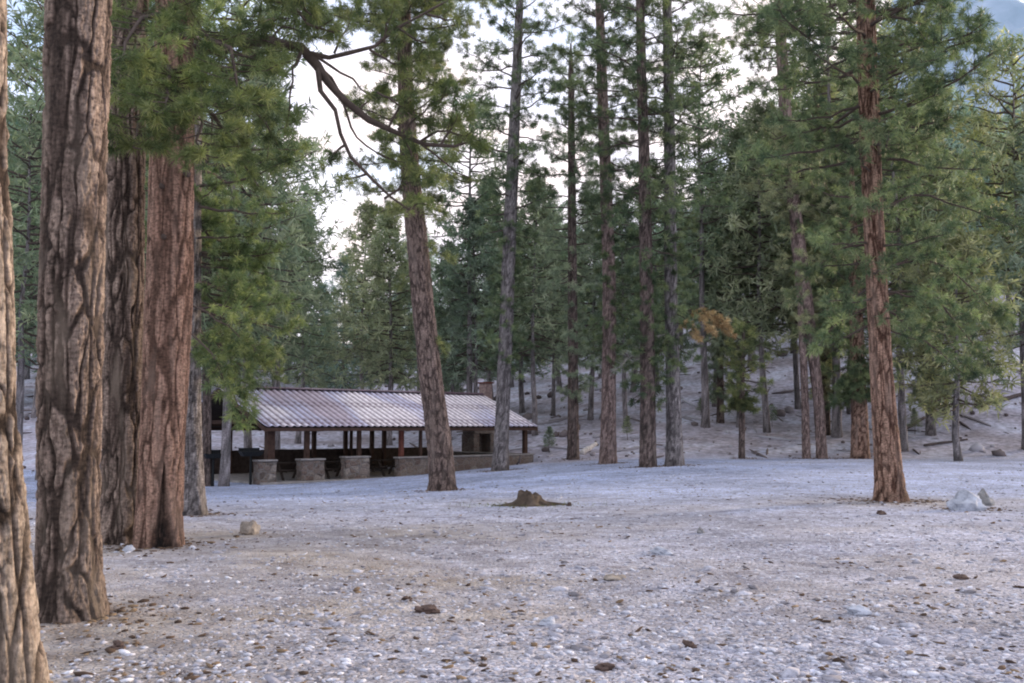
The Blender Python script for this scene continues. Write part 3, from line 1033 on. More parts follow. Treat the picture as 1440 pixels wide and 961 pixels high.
random.seed(5)
HW = .86
for p0, p1, h in ((366, 391, HW), (426, 458, HW), (488, 521, HW + .06)):
    stone_wall(loc_u(p0, .2), loc_u(p1, .2), .2, .62, h, name="stone_pier")
stone_wall(loc_u(562, .2), loc_u(752, .2) - .1, .2, .55, HW - .02)
stone_wall(PL - .55, PL - .15, .6, PW - .4, HW - .02)
stone_wall(1.6, PL - .6, PW - .5, PW - .15, 1.12, cap=False, name="back_wall", m=simple("shade_darkened_stone", (.06, .045, .04), var=.5, scale=4))  # dark wall colour stands for the shade under the roof
# chimney with firebox
uc = loc_u(676, 6.2)
bm = bmesh.new()
box(bm, uc - .85, uc - .42, 5.8, 6.9, 0, 1.9, .03); box(bm, uc + .42, uc + .85, 5.8, 6.9, 0, 1.9, .03)
box(bm, uc - .418, uc + .418, 6.55, 6.9, 0, 1.9); box(bm, uc - .8, uc + .8, 5.8, 6.9, 1.903, 2.5, .03)
ch = bm_obj("fireplace", bm, STONE, PV0)
bm = bmesh.new(); box(bm, uc - .40, uc + .40, 5.95, 6.5, .02, .35); bm_obj("hearth", bm, IRON, ch)
uc2 = loc_u(683, 6.5)
bm = bmesh.new(); box(bm, uc2 - .27, uc2 + .27, 6.2, 6.8, 2.506, EH + RISE + .75, .03)
c_ = bm_obj("chimney", bm, simple("red_brown_stone", (.30, .22, .20), var=.5, scale=7), PV0)
bm = bmesh.new(); box(bm, uc2 - .33, uc2 + .33, 6.14, 6.86, EH + RISE + .755, EH + RISE + .83, .01); bm_obj("chimney_cap", bm, WOOD_RED, c_)


def pl(u, b, z=0):
    p = PA + PU * u + PV * b
    return (p[0], p[1], PZ + z)


# ------------------------------------------------------------------ picnic tables
def picnic_table(loc, rz, label, m=TABLE, group="picnic tables under the shelter roof"):
    t = empty("picnic_table", loc, rz)
    tag(t, label, "picnic table", group)
    bm = bmesh.new()
    for k in range(5): box(bm, -1.0, 1.0, -.38 + k * .155, -.38 + k * .155 + .14, .71, .75, .006)
    bm_obj("tabletop", bm, m, t)
    for s in (-1, 1):
        bm = bmesh.new()
        for k in range(2): box(bm, -1.0, 1.0, s * .7 - .14 + k * .145, s * .7 - .14 + k * .145 + .135, .42, .46, .006)
        bm_obj("bench_seat", bm, m, t)
    for x in (-.72, .72):
        for s in (-1, 1):
            bm = bmesh.new()
            vs = []
            for xx in (x - .04, x + .04):
                for yy, zz_ in ((s * .62, 0), (s * .72, 0), (s * .32, .705), (s * .22, .705)):
                    vs.append(bm.verts.new((xx, yy, zz_)))
            for f_ in ((0, 1, 2, 3), (7, 6, 5, 4), (0, 4, 5, 1), (1, 5, 6, 2), (2, 6, 7, 3), (3, 7, 4, 0)):
                bm.faces.new([vs[i] for i in f_])
            bmesh.ops.recalc_face_normals(bm, faces=bm.faces)
            bm_obj("leg", bm, m, t)
        bm = bmesh.new(); box(bm, x + .045, x + .085, -.82, .82, .34, .415); bm_obj("crossbeam", bm, m, t)
    return t


for px, b_, lab in ((408, 1.7, "dark picnic table in the shelter between the two leftmost stone piers"),
                    (470, 1.7, "dark picnic table in the shelter behind the gap left of the third pier"),
                    (545, 1.9, "dark picnic table in the shelter beside the start of the long stone wall"),
                    (500, 5.6, "dark picnic table at the back of the shelter near the grouped posts"),
                    (600, 5.4, "dark picnic table at the back of the shelter behind the leaning trunk")):
    picnic_table(pl(loc_u(px, b_), b_), TH + (0 if b_ > 3 else .1), lab)


def grill(px, py, Y, label, s=1.0):
    P = at(px, py, Y); z0_ = gz(P[0], P[1])
    a_ = (P[0] - PA[0]) * PU[0] + (P[1] - PA[1]) * PU[1]; b2 = (P[0] - PA[0]) * PV[0] + (P[1] - PA[1]) * PV[1]
    if -.1 < a_ < PL and -.05 < b2 < PW: z0_ = PZ
    t = empty("barbecue_grill", (P[0], P[1], z0_), .5)
    tag(t, label, "barbecue grill")
    H = P[2] - z0_
    bm = bmesh.new(); bmesh.ops.create_cone(bm, cap_ends=True, segments=12, radius1=.06, radius2=.05, depth=H - .05)
    bmesh.ops.translate(bm, verts=bm.verts, vec=(0, 0, (H - .05) / 2)); bm_obj("pedestal", bm, IRON, t)
    bm = bmesh.new(); w, d, h = .42 * s, .3 * s, .26
    vs = []
    for (k, zz_) in ((.75, H - .05), (1, H + h * .5)):
        vs.append([bm.verts.new((x * k, y * k, zz_)) for x, y in ((-w, -d), (w, -d), (w, d), (-w, d))])
    bm.faces.new(vs[0][::-1])
    for i in range(4): bm.faces.new([vs[0][i], vs[0][(i + 1) % 4], vs[1][(i + 1) % 4], vs[1][i]])
    bo = bm_obj("firebox", bm, IRON, t); md = bo.modifiers.new("t", 'SOLIDIFY'); md.thickness = .012
    bm = bmesh.new(); box(bm, -w * .95, w * .95, d + .015, d + .03, H + h * .5 - .02, H + h * 1.1); bm_obj("back_plate", bm, IRON, t)
    bm = bmesh.new()
    for k in range(12): box(bm, -w * .93 + k * w * .165, -w * .93 + k * w * .165 + .014, -d * .9, d * .9, H + h * .45, H + h * .45 + .012)
    bm_obj("grate", bm, IRON, t)


grill(353, 640, 41.2, "black iron barbecue grill on a pedestal left of the first stone pier", 1.1)
grill(300, 643, 40.0, "black barbecue grill partly behind the grey trunk at left of shelter", .9)
P = at(325, 650, 40.5)

# ================================================================== TREES
# nearest trunk, cut by the left frame edge
pine([(2, 1010, 104), (-2, 961, 98), (-14, 700, 76), (-22, 480, 66), (-30, 200, 66), (-36, 0, 66)], BARK_TAN,
     "nearest tan trunk with deep dark cracks cut off by the left edge", top=11, res=(190, 800), seed=11, depth=.05, pw=.16, ph=.75, Y=5.3,
     needles=ND_NEAR, flare=.12, lump=.04, K=30, nl=.17, nw=.006,
     crown=[dict(z0=7.6, z1=11, nb=14, L=2.2, shape='round', r0=.04, sp=.22)])
# big furrowed trunk
pine([(97, 868, 82), (97, 800, 74), (97, 640, 73), (99, 480, 78), (103, 300, 76), (108, 100, 76), (111, 0, 75)], BARK_GREY,
     "thick grey brown pine trunk with deeply furrowed plates second from the left", top=15, res=(260, 1100), seed=23, depth=.045, pw=.145, ph=.7,
     flare=.24, flare_h=.22, lump=.05, needles=ND_NEAR, K=30, nl=.17, nw=.006,
     crown=[dict(z0=6.6, z1=15, nb=22, L=3.0, shape='round', r0=.05, sp=.3)])
# trunk behind
pine([(172, 762, 58), (172, 700, 52), (173, 480, 50), (176, 250, 48), (182, 0, 46)], BARK_GREY,
     "greyer furrowed trunk wedged between the thick trunk and the red one", top=17, res=(170, 620), seed=37, depth=.045, pw=.14, ph=.8,
     flare=.15, needles=ND_NEAR, K=26, nl=.18, nw=.007,
     crown=[dict(z0=7.5, z1=17, nb=22, L=3.0, shape='round', r0=.05, sp=.3)])
# red trunk with fire scar and its low boughs
Yr = float(ground_at(220, 768)[1])
rt, rp, roff = pine([(223, 768, 56), (224, 700, 57), (231, 560, 58), (239, 400, 60), (242, 250, 57), (244, 120, 52), (245, 0, 46)], BARK_BURNT,
     "reddish brown pine trunk with a dark burnt hollow at its foot", top=18, res=(190, 700), seed=51, depth=.022, pw=.15, ph=1.3,
     flare=.2, scar=(R(-62), .48, 1.15), lump=.07, needles=ND_NEAR, K=60, nl=.15, nw=.0085,
     crown=[dict(z0=7.0, z1=18, nb=26, L=3.2, shape='round', r0=.06, sp=.3)],
     boughs=[
         ([(240, 60, Yr), (290, 40, Yr - 1), (330, 90, Yr - 1.6), (350, 150, Yr - 2)], dict(r0=.05, sp=.11, t0=.15, lmax=.8, ntuft=4, jit=.05)),
         ([(240, 110, Yr), (215, 130, Yr - 1.2), (200, 170, Yr - 2), (190, 210, Yr - 2.4)], dict(r0=.045, sp=.10, t0=.15, lmax=.7, ntuft=4, jit=.05)),
         ([(242, 100, Yr), (270, 120, Yr - 1.2), (280, 160, Yr - 2), (290, 230, Yr - 2.4)], dict(r0=.045, sp=.10, t0=.15, lmax=.75, ntuft=4, jit=.05)),
         ([(240, 90, Yr), (240, 100, Yr - 1.2), (238, 120, Yr - 2), (236, 160, Yr - 2.6)], dict(r0=.045, sp=.10, t0=.1, lmax=.75, ntuft=4, jit=.05)),
         ([(243, 20, Yr), (210, 20, Yr - 1.2), (180, 50, Yr - 2.2), (165, 90, Yr - 2.8)], dict(r0=.045, sp=.11, t0=.2, lmax=.7, ntuft=4, jit=.05)),
         ([(243, 0, Yr), (300, -40, Yr - .8), (370, -30, Yr - 1.4), (430, 20, Yr - 1.8)], dict(r0=.05, sp=.11, t0=.2, lmax=.9, ntuft=4, jit=.05)),
         ([(243, 60, Yr), (300, 80, Yr + .3), (350, 140, Yr + .4), (390, 200, Yr + .4)], dict(r0=.05, sp=.12, t0=.2, lmax=.9, ntuft=4, jit=.05)),
         ([(243, 100, Yr), (290, 150, Yr + .6), (330, 200, Yr + .8), (360, 260, Yr + .8)], dict(r0=.05, sp=.12, t0=.2, lmax=.9, ntuft=4, jit=.05)),
         ([(243, -60, Yr), (320, -30, Yr - .5), (400, 10, Yr - .8), (470, 40, Yr - .8)], dict(r0=.05, sp=.13, t0=.2, lmax=.9, ntuft=4, jit=.05)),
     ])
# branch stubs on the red trunk
for (sx_, sy_) in ((227, 262), (230, 333), (260, 242)):
    p = at(sx_, sy_, Yr - .33)
    v, q = tubes(np.array([[p + np.array([0, .12, 0]), p, p + np.array([.01, -.05, .01])]]), np.array([[.05, .035, .022]]), 8)
    v = np.concatenate([v, [v[-8:].mean(0)]]); c1_ = np.stack([np.arange(16, 24), np.roll(np.arange(16, 24), -1), np.full(8, 24)], -1)
    np_mesh("branch_stub", v, [q, c1_], LIMB, rt, off=roff, smooth=True)

# the great arching limb : heavy bare limb drooping to the right
ar = Foliage(91)
Ya = Yr + 1.0
ar.main = []; ar.mr = []


def limb_line(pts, r0, r1):
    P_ = np.array([at(*p) for p in pts]); k = np.linspace(0, 1, len(P_)); qn = np.linspace(0, 1, 8)
    # catmull-rom
    out = []
    for t_ in qn:
        i = min(int(t_ * (len(P_) - 1)), len(P_) - 2); f_ = t_ * (len(P_) - 1) - i
        p0 = P_[max(i - 1, 0)]; p1 = P_[i]; p2 = P_[i + 1]; p3 = P_[min(i + 2, len(P_) - 1)]
        out.append(.5 * ((2 * p1) + (-p0 + p2) * f_ + (2 * p0 - 5 * p1 + 4 * p2 - p3) * f_ ** 2 + (-p0 + 3 * p1 - 3 * p2 + p3) * f_ ** 3))
    out = np.array(out); out[1:-1] += ar.r.normal(0, .02, (6, 3))
    ar.main.append(out); ar.mr.append(np.linspace(r0, r1, 8) * ar.r.uniform(.75, 1.0, 8))


A0 = at(243, 40, Yr); 
limb_line([(243, 90, Yr), (300, 62, Yr + .4), (360, 58, Ya), (410, 64, Ya), (432, 76, Ya)], .11, .085)
limb_line([(430, 75, Ya), (448, 95, Ya), (468, 125, Ya), (500, 160, Ya), (545, 184, Ya), (590, 200, Ya), (640, 206, Ya)], .085, .03)
limb_line([(446, 92, Ya), (455, 130, Ya - .2), (478, 165, Ya - .3), (484, 205, Ya - .3), (515, 245, Ya - .3), (545, 275, Ya - .3), (575, 295, Ya - .3)], .045, .015)
limb_line([(452, 98, Ya), (475, 125, Ya + .2), (492, 170, Ya + .3), (502, 195, Ya + .3), (530, 215, Ya + .3)], .035, .012)
limb_line([(428, 72, Ya), (415, 90, Ya - .2), (409, 120, Ya - .3), (408, 150, Ya - .3)], .035, .012)
limb_line([(436, 76, Ya), (470, 75, Ya), (520, 70, Ya), (560, 40, Ya), (600, 20, Ya), (650, -10, Ya)], .05, .015)
limb_line([(440, 80, Ya), (470, 95, Ya), (505, 120, Ya), (530, 140, Ya)], .03, .01)
limb_line([(590, 200, Ya), (610, 215, Ya), (640, 240, Ya), (660, 250, Ya)], .02, .01)
tb = dict(ntuft=3, jit=.06, t0=.1, lmax=.55, sp=.13, lsub=.55)
for pts in ([(545, 184, Ya), (560, 150, Ya), (590, 130, Ya), (620, 110, Ya)], [(590, 200, Ya), (620, 180, Ya), (650, 190, Ya), (680, 200, Ya)],
            [(575, 295, Ya - .3), (590, 285, Ya - .3), (605, 290, Ya - .3)], [(484, 205, Ya - .3), (470, 215, Ya - .3), (462, 235, Ya - .3)],
            [(530, 215, Ya), (550, 225, Ya), (570, 230, Ya)], [(408, 150, Ya), (405, 165, Ya), (400, 185, Ya)],
            [(520, 70, Ya), (545, 90, Ya), (570, 90, Ya), (610, 80, Ya)], [(560, 40, Ya), (590, 60, Ya), (630, 60, Ya)],
            [(500, 160, Ya), (520, 140, Ya + .3), (545, 120, Ya + .3)], [(600, 20, Ya), (630, 30, Ya), (660, 20, Ya)],
            [(470, 75, Ya), (480, 50, Ya), (500, 20, Ya), (510, -10, Ya)], [(540, 60, Ya), (545, 30, Ya), (560, 0, Ya)],
            [(515, 245, Ya), (500, 250, Ya), (480, 255, Ya)], [(640, 206, Ya), (660, 200, Ya), (690, 215, Ya)],
            [(530, 130, Ya), (550, 140, Ya - .3), (580, 160, Ya - .3), (610, 165, Ya - .3)], [(350, 60, Ya), (380, 30, Ya), (420, 20, Ya), (450, 30, Ya)],
            [(340, 60, Ya), (370, 90, Ya), (400, 110, Ya)], [(300, 62, Ya - .3), (350, 50, Ya - .4), (400, 70, Ya - .4), (425, 50, Ya - .4)], [(380, 60, Ya), (400, 30, Ya), (450, 60, Ya - .2), (480, 50, Ya - .2)], [(560, 180, Ya - .1), (580, 220, Ya), (590, 250, Ya)], [(620, 204, Ya), (640, 170, Ya), (670, 160, Ya)], [(565, 190, Ya), (600, 150, Ya - .2), (640, 130, Ya - .3)], [(540, 280, Ya - .3), (570, 260, Ya - .3), (600, 250, Ya - .3)], [(480, 40, Ya), (440, 10, Ya), (400, 0, Ya)]):
    ar.bough([at(*p) for p in pts], r0=.022, **tb)
bo = empty("arching_limb", (0, 0, 0)); bo.parent = rt
bo.name = "arching_limb"
for ch_ in ar.build(bo, roff, ND_NEAR, LIMB, K=56, nl=.15, nw=.009, cname="needles", lname="limb_wood"):
    pass

# grey trunk with the dense crown right of the big trunks
pine([(270, 724, 34), (268, 600, 28), (268, 450, 27), (270, 250, 25), (272, 0, 20)], BARK_SILVER,
     "slim grey trunk with dense drooping green boughs right of the burnt red trunk", top=15, res=(64, 300), seed=61, depth=.02, pw=.07, ph=.3, flare=.3,
     needles=ND_NEAR, K=46, nl=.16, nw=.012,
     crown=[dict(z0=2.9, z1=6.0, nb=30, L=2.4, shape='x', r0=.035, sp=.16, lmax=.8, ntuft=4, jit=.06, e0=-20, e1=5, az=(-1.0, 1.7)),
            dict(z0=5.0, z1=14.6, nb=60, L=2.7, shape='cone', r0=.035, sp=.18, lmax=.8, ntuft=4, jit=.06, e0=-14, e1=25)],
     boughs=[([(270, 470, 17.5), (300, 500, 17.2), (325, 545, 17.1), (340, 590, 17)], dict(r0=.02, sp=.1, lmax=.5, ntuft=4)),
             ([(270, 430, 17.5), (310, 450, 17.4), (350, 480, 17.4), (385, 520, 17.4)], dict(r0=.02, sp=.1, lmax=.6, ntuft=4))])
pine([(291, 684, 12), (291, 500, 11), (290, 300, 10)], BARK_DARK,
     "thin dark sapling trunk just right of the slim grey trunk", top=14, res=(24, 120), seed=63, depth=.01, pw=.06, ph=.3, flare=.2,
     needles=ND_MID, K=20, nl=.2, nw=.014,
     crown=[dict(z0=3.2, z1=14, nb=60, L=3.3, shape='cone', r0=.035, sp=.2, lmax=1.0, ntuft=4, jit=.15, e0=-12, e1=25)])
# leaning pine in front of the shelter
Yc = float(ground_at(621, 690)[1])
pine([(622, 690, 38), (620, 640, 36), (612, 580, 33), (602, 500, 32), (594, 420, 31), (586, 330, 30), (577, 250, 26), (571, 150, 22), (568, 0, 16)], BARK_BROWN,
     "leaning furrowed pine standing in front of the shelter roof", top=17, res=(90, 520), seed=71, depth=.035, pw=.11, ph=.5, flare=.16, flare_h=.2,
     needles=ND_MID, K=40, nl=.18, nw=.013,
     crown=[dict(z0=zat(300, Yc), z1=zat(60, Yc), nb=32, L=2.1, shape='round', r0=.04, sp=.15, lmax=.7, ntuft=5, e0=-8, e1=20, t0=.1),
            dict(z0=zat(60, Yc), z1=17, nb=44, L=2.8, shape='round', r0=.04, sp=.17, lmax=.8, ntuft=5, t0=.1)],
     boughs=[([(586, 345, Yc), (610, 350, Yc - .4), (640, 370, Yc - .6)], dict(r0=.02, sp=.15, lmax=.4)),
             ([(600, 470, Yc), (618, 480, Yc), (632, 500, Yc)], dict(r0=.015, sp=.15, lmax=.3)),
             ([(590, 380, Yc), (570, 390, Yc), (555, 410, Yc)], dict(r0=.015, sp=.15, lmax=.3))])


# mid distance pines, spindly crowns with sky between
def mid(keys, bark, label, seed, z_lo_py, top, nb=26, L=2.2, nd=None, extra=None, boughs=None, lower=0, res=(36, 240), K=20, **kw):
    Y = float(ground_at(keys[0][0], keys[0][1])[1])
    z0 = zat(z_lo_py, Y); nb = int(nb * 1.45)
    cr = [dict(z0=z0, z1=top - .3, nb=nb, L=L * 1.12, shape='round', r0=.045, sp=.27, lmax=1.0, ntuft=3, jit=.07, e0=-12, e1=30, t0=.14, size=1.2)]
    cr.append(dict(z0=zat(min(z_lo_py + 185, 560), Y), z1=z0, nb=int(nb * .5), L=L * .68, shape='x', r0=.028, sp=.22, lmax=.6, ntuft=3, jit=.07, e0=-25, e1=-5, t0=.2, curve=-.05))
    if lower: cr.append(dict(z0=lower[0], z1=lower[1], nb=lower[2], L=lower[3], shape='x', r0=.03, sp=.3, lmax=.7, ntuft=3, jit=.1, e0=-15, e1=5))
    bl = [([(a, b_, Y + c_) for a, b_, c_ in pts], k_) for pts, k_ in (boughs or [])]
    return pine(keys, bark, label, needles=nd or ND_MID, Y=Y, top=top, crown=cr, boughs=bl, seed=seed, res=res, depth=.03, pw=.12, ph=.5,
                flare=.12, K=34, nl=.23, nw=.02, **kw)


mid([(703, 662, 24), (706, 600, 20), (711, 480, 20), (716, 350, 19), (721, 230, 17), (727, 90, 13), (731, 0, 10)], BARK_SILVER,
    "tall grey pine in front of the right end of the shelter roof", 101, 330, 25, nb=44, L=2.6)
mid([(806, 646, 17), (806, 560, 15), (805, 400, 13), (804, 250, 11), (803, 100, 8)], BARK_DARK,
    "slender dark pine just left of the pale fallen log", 102, 420, 22, nb=44, L=2.2, nd=ND_HZB)
mid([(855, 652, 25), (856, 560, 20), (857, 400, 19), (851, 230, 16), (846, 100, 14), (843, 0, 11)], BARK_PINK,
    "straight brown pine just right of the pale fallen log", 103, 330, 25, nb=44, L=2.4)
mid([(911, 657, 24), (911, 560, 21), (909, 400, 19), (906, 230, 16), (902, 100, 13), (900, 0, 11)], BARK_DARK,
    "dark straight pine left beside the pale grey trunk", 104, 380, 25, nb=46, L=2.3)
mid([(949, 655, 26), (947, 560, 20), (943, 400, 18), (942, 230, 16), (940, 100, 14), (938, 0, 12)], BARK_SILVER,
    "pale grey pine carrying a clump of dead orange needles", 105, 330, 26, nb=46, L=2.6)
mid([(1043, 645, 9), (1043, 580, 8), (1044, 520, 6), (1046, 470, 4)], BARK_DARK,
    "small young pine with bare lower trunk standing alone at the slope foot", 106, 575, 6.9, nb=26, L=1.15, nd=ND_MID, res=(20, 90))
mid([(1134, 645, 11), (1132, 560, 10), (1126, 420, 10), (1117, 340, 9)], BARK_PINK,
    "left one of two close pinkish trunks at the foot of the slope", 107, 300, 17, nb=30, L=2.3, nd=ND_HZB)
mid([(1156, 645, 14), (1151, 560, 14), (1134, 420, 17), (1118, 300, 17), (1105, 170, 16), (1098, 50, 14), (1096, 0, 13)], BARK_PINK,
    "right one of two close pinkish trunks, rising tall and leaning left", 108, 110, 26, nb=26, L=2.6)
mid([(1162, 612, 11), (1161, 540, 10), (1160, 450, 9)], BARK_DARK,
    "narrow dark trunk up the slope behind the two pinkish trunks", 109, 500, 14, nb=50, L=2.4, nd=ND_HZB, res=(20, 120))
mid([(1210, 645, 24), (1208, 560, 20), (1204, 450, 18)], BARK_RED,
    "short thick brown trunk half hidden behind the tall red barked pine", 110, 520, 16, nb=60, L=3.0, nd=ND_MID)
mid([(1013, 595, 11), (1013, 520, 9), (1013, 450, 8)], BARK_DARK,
    "thin trunk high on the bare slope behind the small young pine", 111, 470, 16, nb=50, L=2.6, nd=ND_HZB, res=(20, 120))
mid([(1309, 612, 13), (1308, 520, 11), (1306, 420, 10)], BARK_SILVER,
    "grey trunk on the slope right of the tall red barked pine", 112, 520, 17, nb=56, L=2.8, nd=ND_HZB, res=(20, 120))

# dead orange clump and bare grey branch on the pale grey pine
root = [o for o in bpy.data.objects if o.get("label", "").startswith("pale grey pine carrying")][0]
off = tuple(root.location)
Yd = off[1]
fo = Foliage(55)
for pts in ([(948, 440, Yd), (965, 438, Yd - .3), (985, 448, Yd - .5), (1008, 470, Yd - .6)], [(948, 440, Yd), (970, 436, Yd - .2), (995, 440, Yd - .2), (1022, 455, Yd - .1)],
            [(948, 440, Yd), (962, 446, Yd - .5), (972, 458, Yd - .8), (984, 474, Yd - .9)], [(965, 438, Yd - .2), (985, 434, Yd), (1005, 446, Yd + .1), (1026, 468, Yd + .2)]):
    fo.bough([at(*p) for p in pts], r0=.028, sp=.13, lmax=.38, ntuft=3, jit=.08, t0=.45, rise=-.1)
fo.build(root, off, ND_DEAD, LIMB, K=40, nl=.22, nw=.024, cname="dead_needles", lname="dead_branch")
fo = Foliage(56)
for pts in ([(940, 470, Yd), (915, 480, Yd - .5), (885, 500, Yd - .8), (860, 525, Yd - .9)], [(940, 475, Yd), (920, 495, Yd - .4), (900, 505, Yd - .6), (880, 515, Yd - .6)]):
    fo.bough([at(*p) for p in pts], r0=.04, sp=.1, lmax=.7, t0=.15, bare=True)
    fo.bough([at(*p) for p in pts], r0=.01, sp=.16, lmax=.5, t0=.25, ntuft=2)
fo.build(root, off, needle_mat("lichen_twigs", (.15, .17, .13), (.24, .25, .21), (.34, .35, .3)), LIMB_DEAD, K=8, nl=.15, nw=.014, cname="lichen_twigs", lname="bare_branch")

# big red barked pine at right
Yg = float(ground_at(1252, 703)[1])
pine([(1254, 705, 43), (1250, 675, 36), (1243, 580, 31), (1238, 500, 28), (1232, 380, 26), (1227, 280, 25), (1222, 150, 26), (1217, 0, 22)], BARK_RED,
     "tall red barked pine with full green crown standing alone on the gravel", top=17, res=(100, 560), seed=81, depth=.03, pw=.10, ph=.7, flare=.14, flare_h=.2,
     needles=ND_MID, K=40, nl=.18, nw=.014,
     crown=[dict(z0=zat(470, Yg), z1=zat(200, Yg), nb=26, L=2.4, shape='x', r0=.035, sp=.2, lmax=.8, ntuft=4, e0=-14, e1=5, t0=.3),
            dict(z0=zat(230, Yg), z1=17, nb=100, L=3.4, shape='round', r0=.045, sp=.2, lmax=1.0, ntuft=5, e0=-8, e1=25, t0=.25)],
     boughs=[([(1236, 420, Yg), (1290, 400, Yg - .3), (1340, 440, Yg - .5), (1400, 520, Yg - .6)], dict(r0=.035, sp=.13, lmax=.8, ntuft=5)),
             ([(1236, 430, Yg), (1280, 460, Yg + .5), (1320, 490, Yg + .8), (1370, 540, Yg + 1)], dict(r0=.03, sp=.13, lmax=.7, ntuft=5)),
             ([(1232, 380, Yg), (1290, 360, Yg), (1350, 390, Yg), (1420, 460, Yg)], dict(r0=.035, sp=.13, lmax=.8, ntuft=5)),
             ([(1232, 350, Yg), (1190, 340, Yg), (1150, 370, Yg), (1110, 420, Yg)], dict(r0=.035, sp=.15, lmax=.7, ntuft=4)),
             ([(1236, 430, Yg), (1200, 440, Yg), (1170, 460, Yg), (1140, 500, Yg)], dict(r0=.03, sp=.15, lmax=.6, ntuft=4)),
             ([(1230, 300, Yg), (1290, 270, Yg), (1350, 290, Yg), (1430, 320, Yg)], dict(r0=.035, sp=.15, lmax=.8, ntuft=4))])

# ------------------------------------------------------------------ background conifers
def proto(seed, H, L, z0f, shape, nd, nb, bark, rtr=.16, sp=.45, ntuft=3, K=10, nl=.42, nw=.065, e0=-15, e1=25):
    root = empty("conifer", (0, 0, 0))
    z = np.linspace(0, H, 10)
    rr_ = np.random.default_rng(seed)
    x = np.cumsum(rr_.normal(0, .05, 10)); y = np.cumsum(rr_.normal(0, .05, 10)); x[0] = y[0] = 0
    path = (z, x, y, rtr * (1 - .9 * z / H))
    trunk_mesh(path, bark, root, (0, 0, 0), 14, 60, seed=seed, depth=.02, pw=.1, ph=.5, flare=.25)
    fo = Foliage(seed)
    fo.crown(axis_fn(path), H * z0f, H * .985, nb, L, shape=shape, r0=.05, sp=sp, lmax=1.3, ntuft=ntuft, jit=.16, e0=e0, e1=e1, t0=.22, lsub=.45)
    fo.build(root, (0, 0, 0), nd, LIMB, K=K, nl=nl, nw=nw)
    root["H"] = H
    return root


def copy_tree(o):
    c = o.copy(); COL.objects.link(c)
    for ch_ in o.children:
        k = ch_.copy(); COL.objects.link(k); k.parent = c
    return c


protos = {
    'a': proto(301, 12, 2.6, .28, 'cone', ND_HZB, 95, BARK_FAR),
    'b': proto(302, 14, 3.0, .30, 'cone', ND_HZB, 95, BARK_FAR),
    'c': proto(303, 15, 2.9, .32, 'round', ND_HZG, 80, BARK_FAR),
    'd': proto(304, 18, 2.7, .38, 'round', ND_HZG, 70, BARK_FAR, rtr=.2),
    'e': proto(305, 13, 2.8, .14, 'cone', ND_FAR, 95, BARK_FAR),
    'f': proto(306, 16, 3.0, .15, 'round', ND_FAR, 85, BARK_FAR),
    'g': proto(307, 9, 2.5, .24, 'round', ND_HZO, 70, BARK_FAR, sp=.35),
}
used = set()


def put(kind, px, top_py, Y, label, group, seed, wide=1.0):
    p = at(px, 560, Y)
    x = p[0]; z0_ = gz(x, Y)
    H = at(px, top_py, Y)[2] - z0_
    pr = protos[kind]
    if kind in used: o = copy_tree(pr)
    else: o = pr; used.add(kind)
    s = H / pr["H"]
    o.location = (x, Y, z0_)
    w_ = wide * (s if s < 1.15 else 1.15 + (s - 1.15) * .5)
    o.scale = (w_, w_, s)
    o.rotation_euler.z = seed * 1.37
    tag(o, label, "conifer", group)
    return o


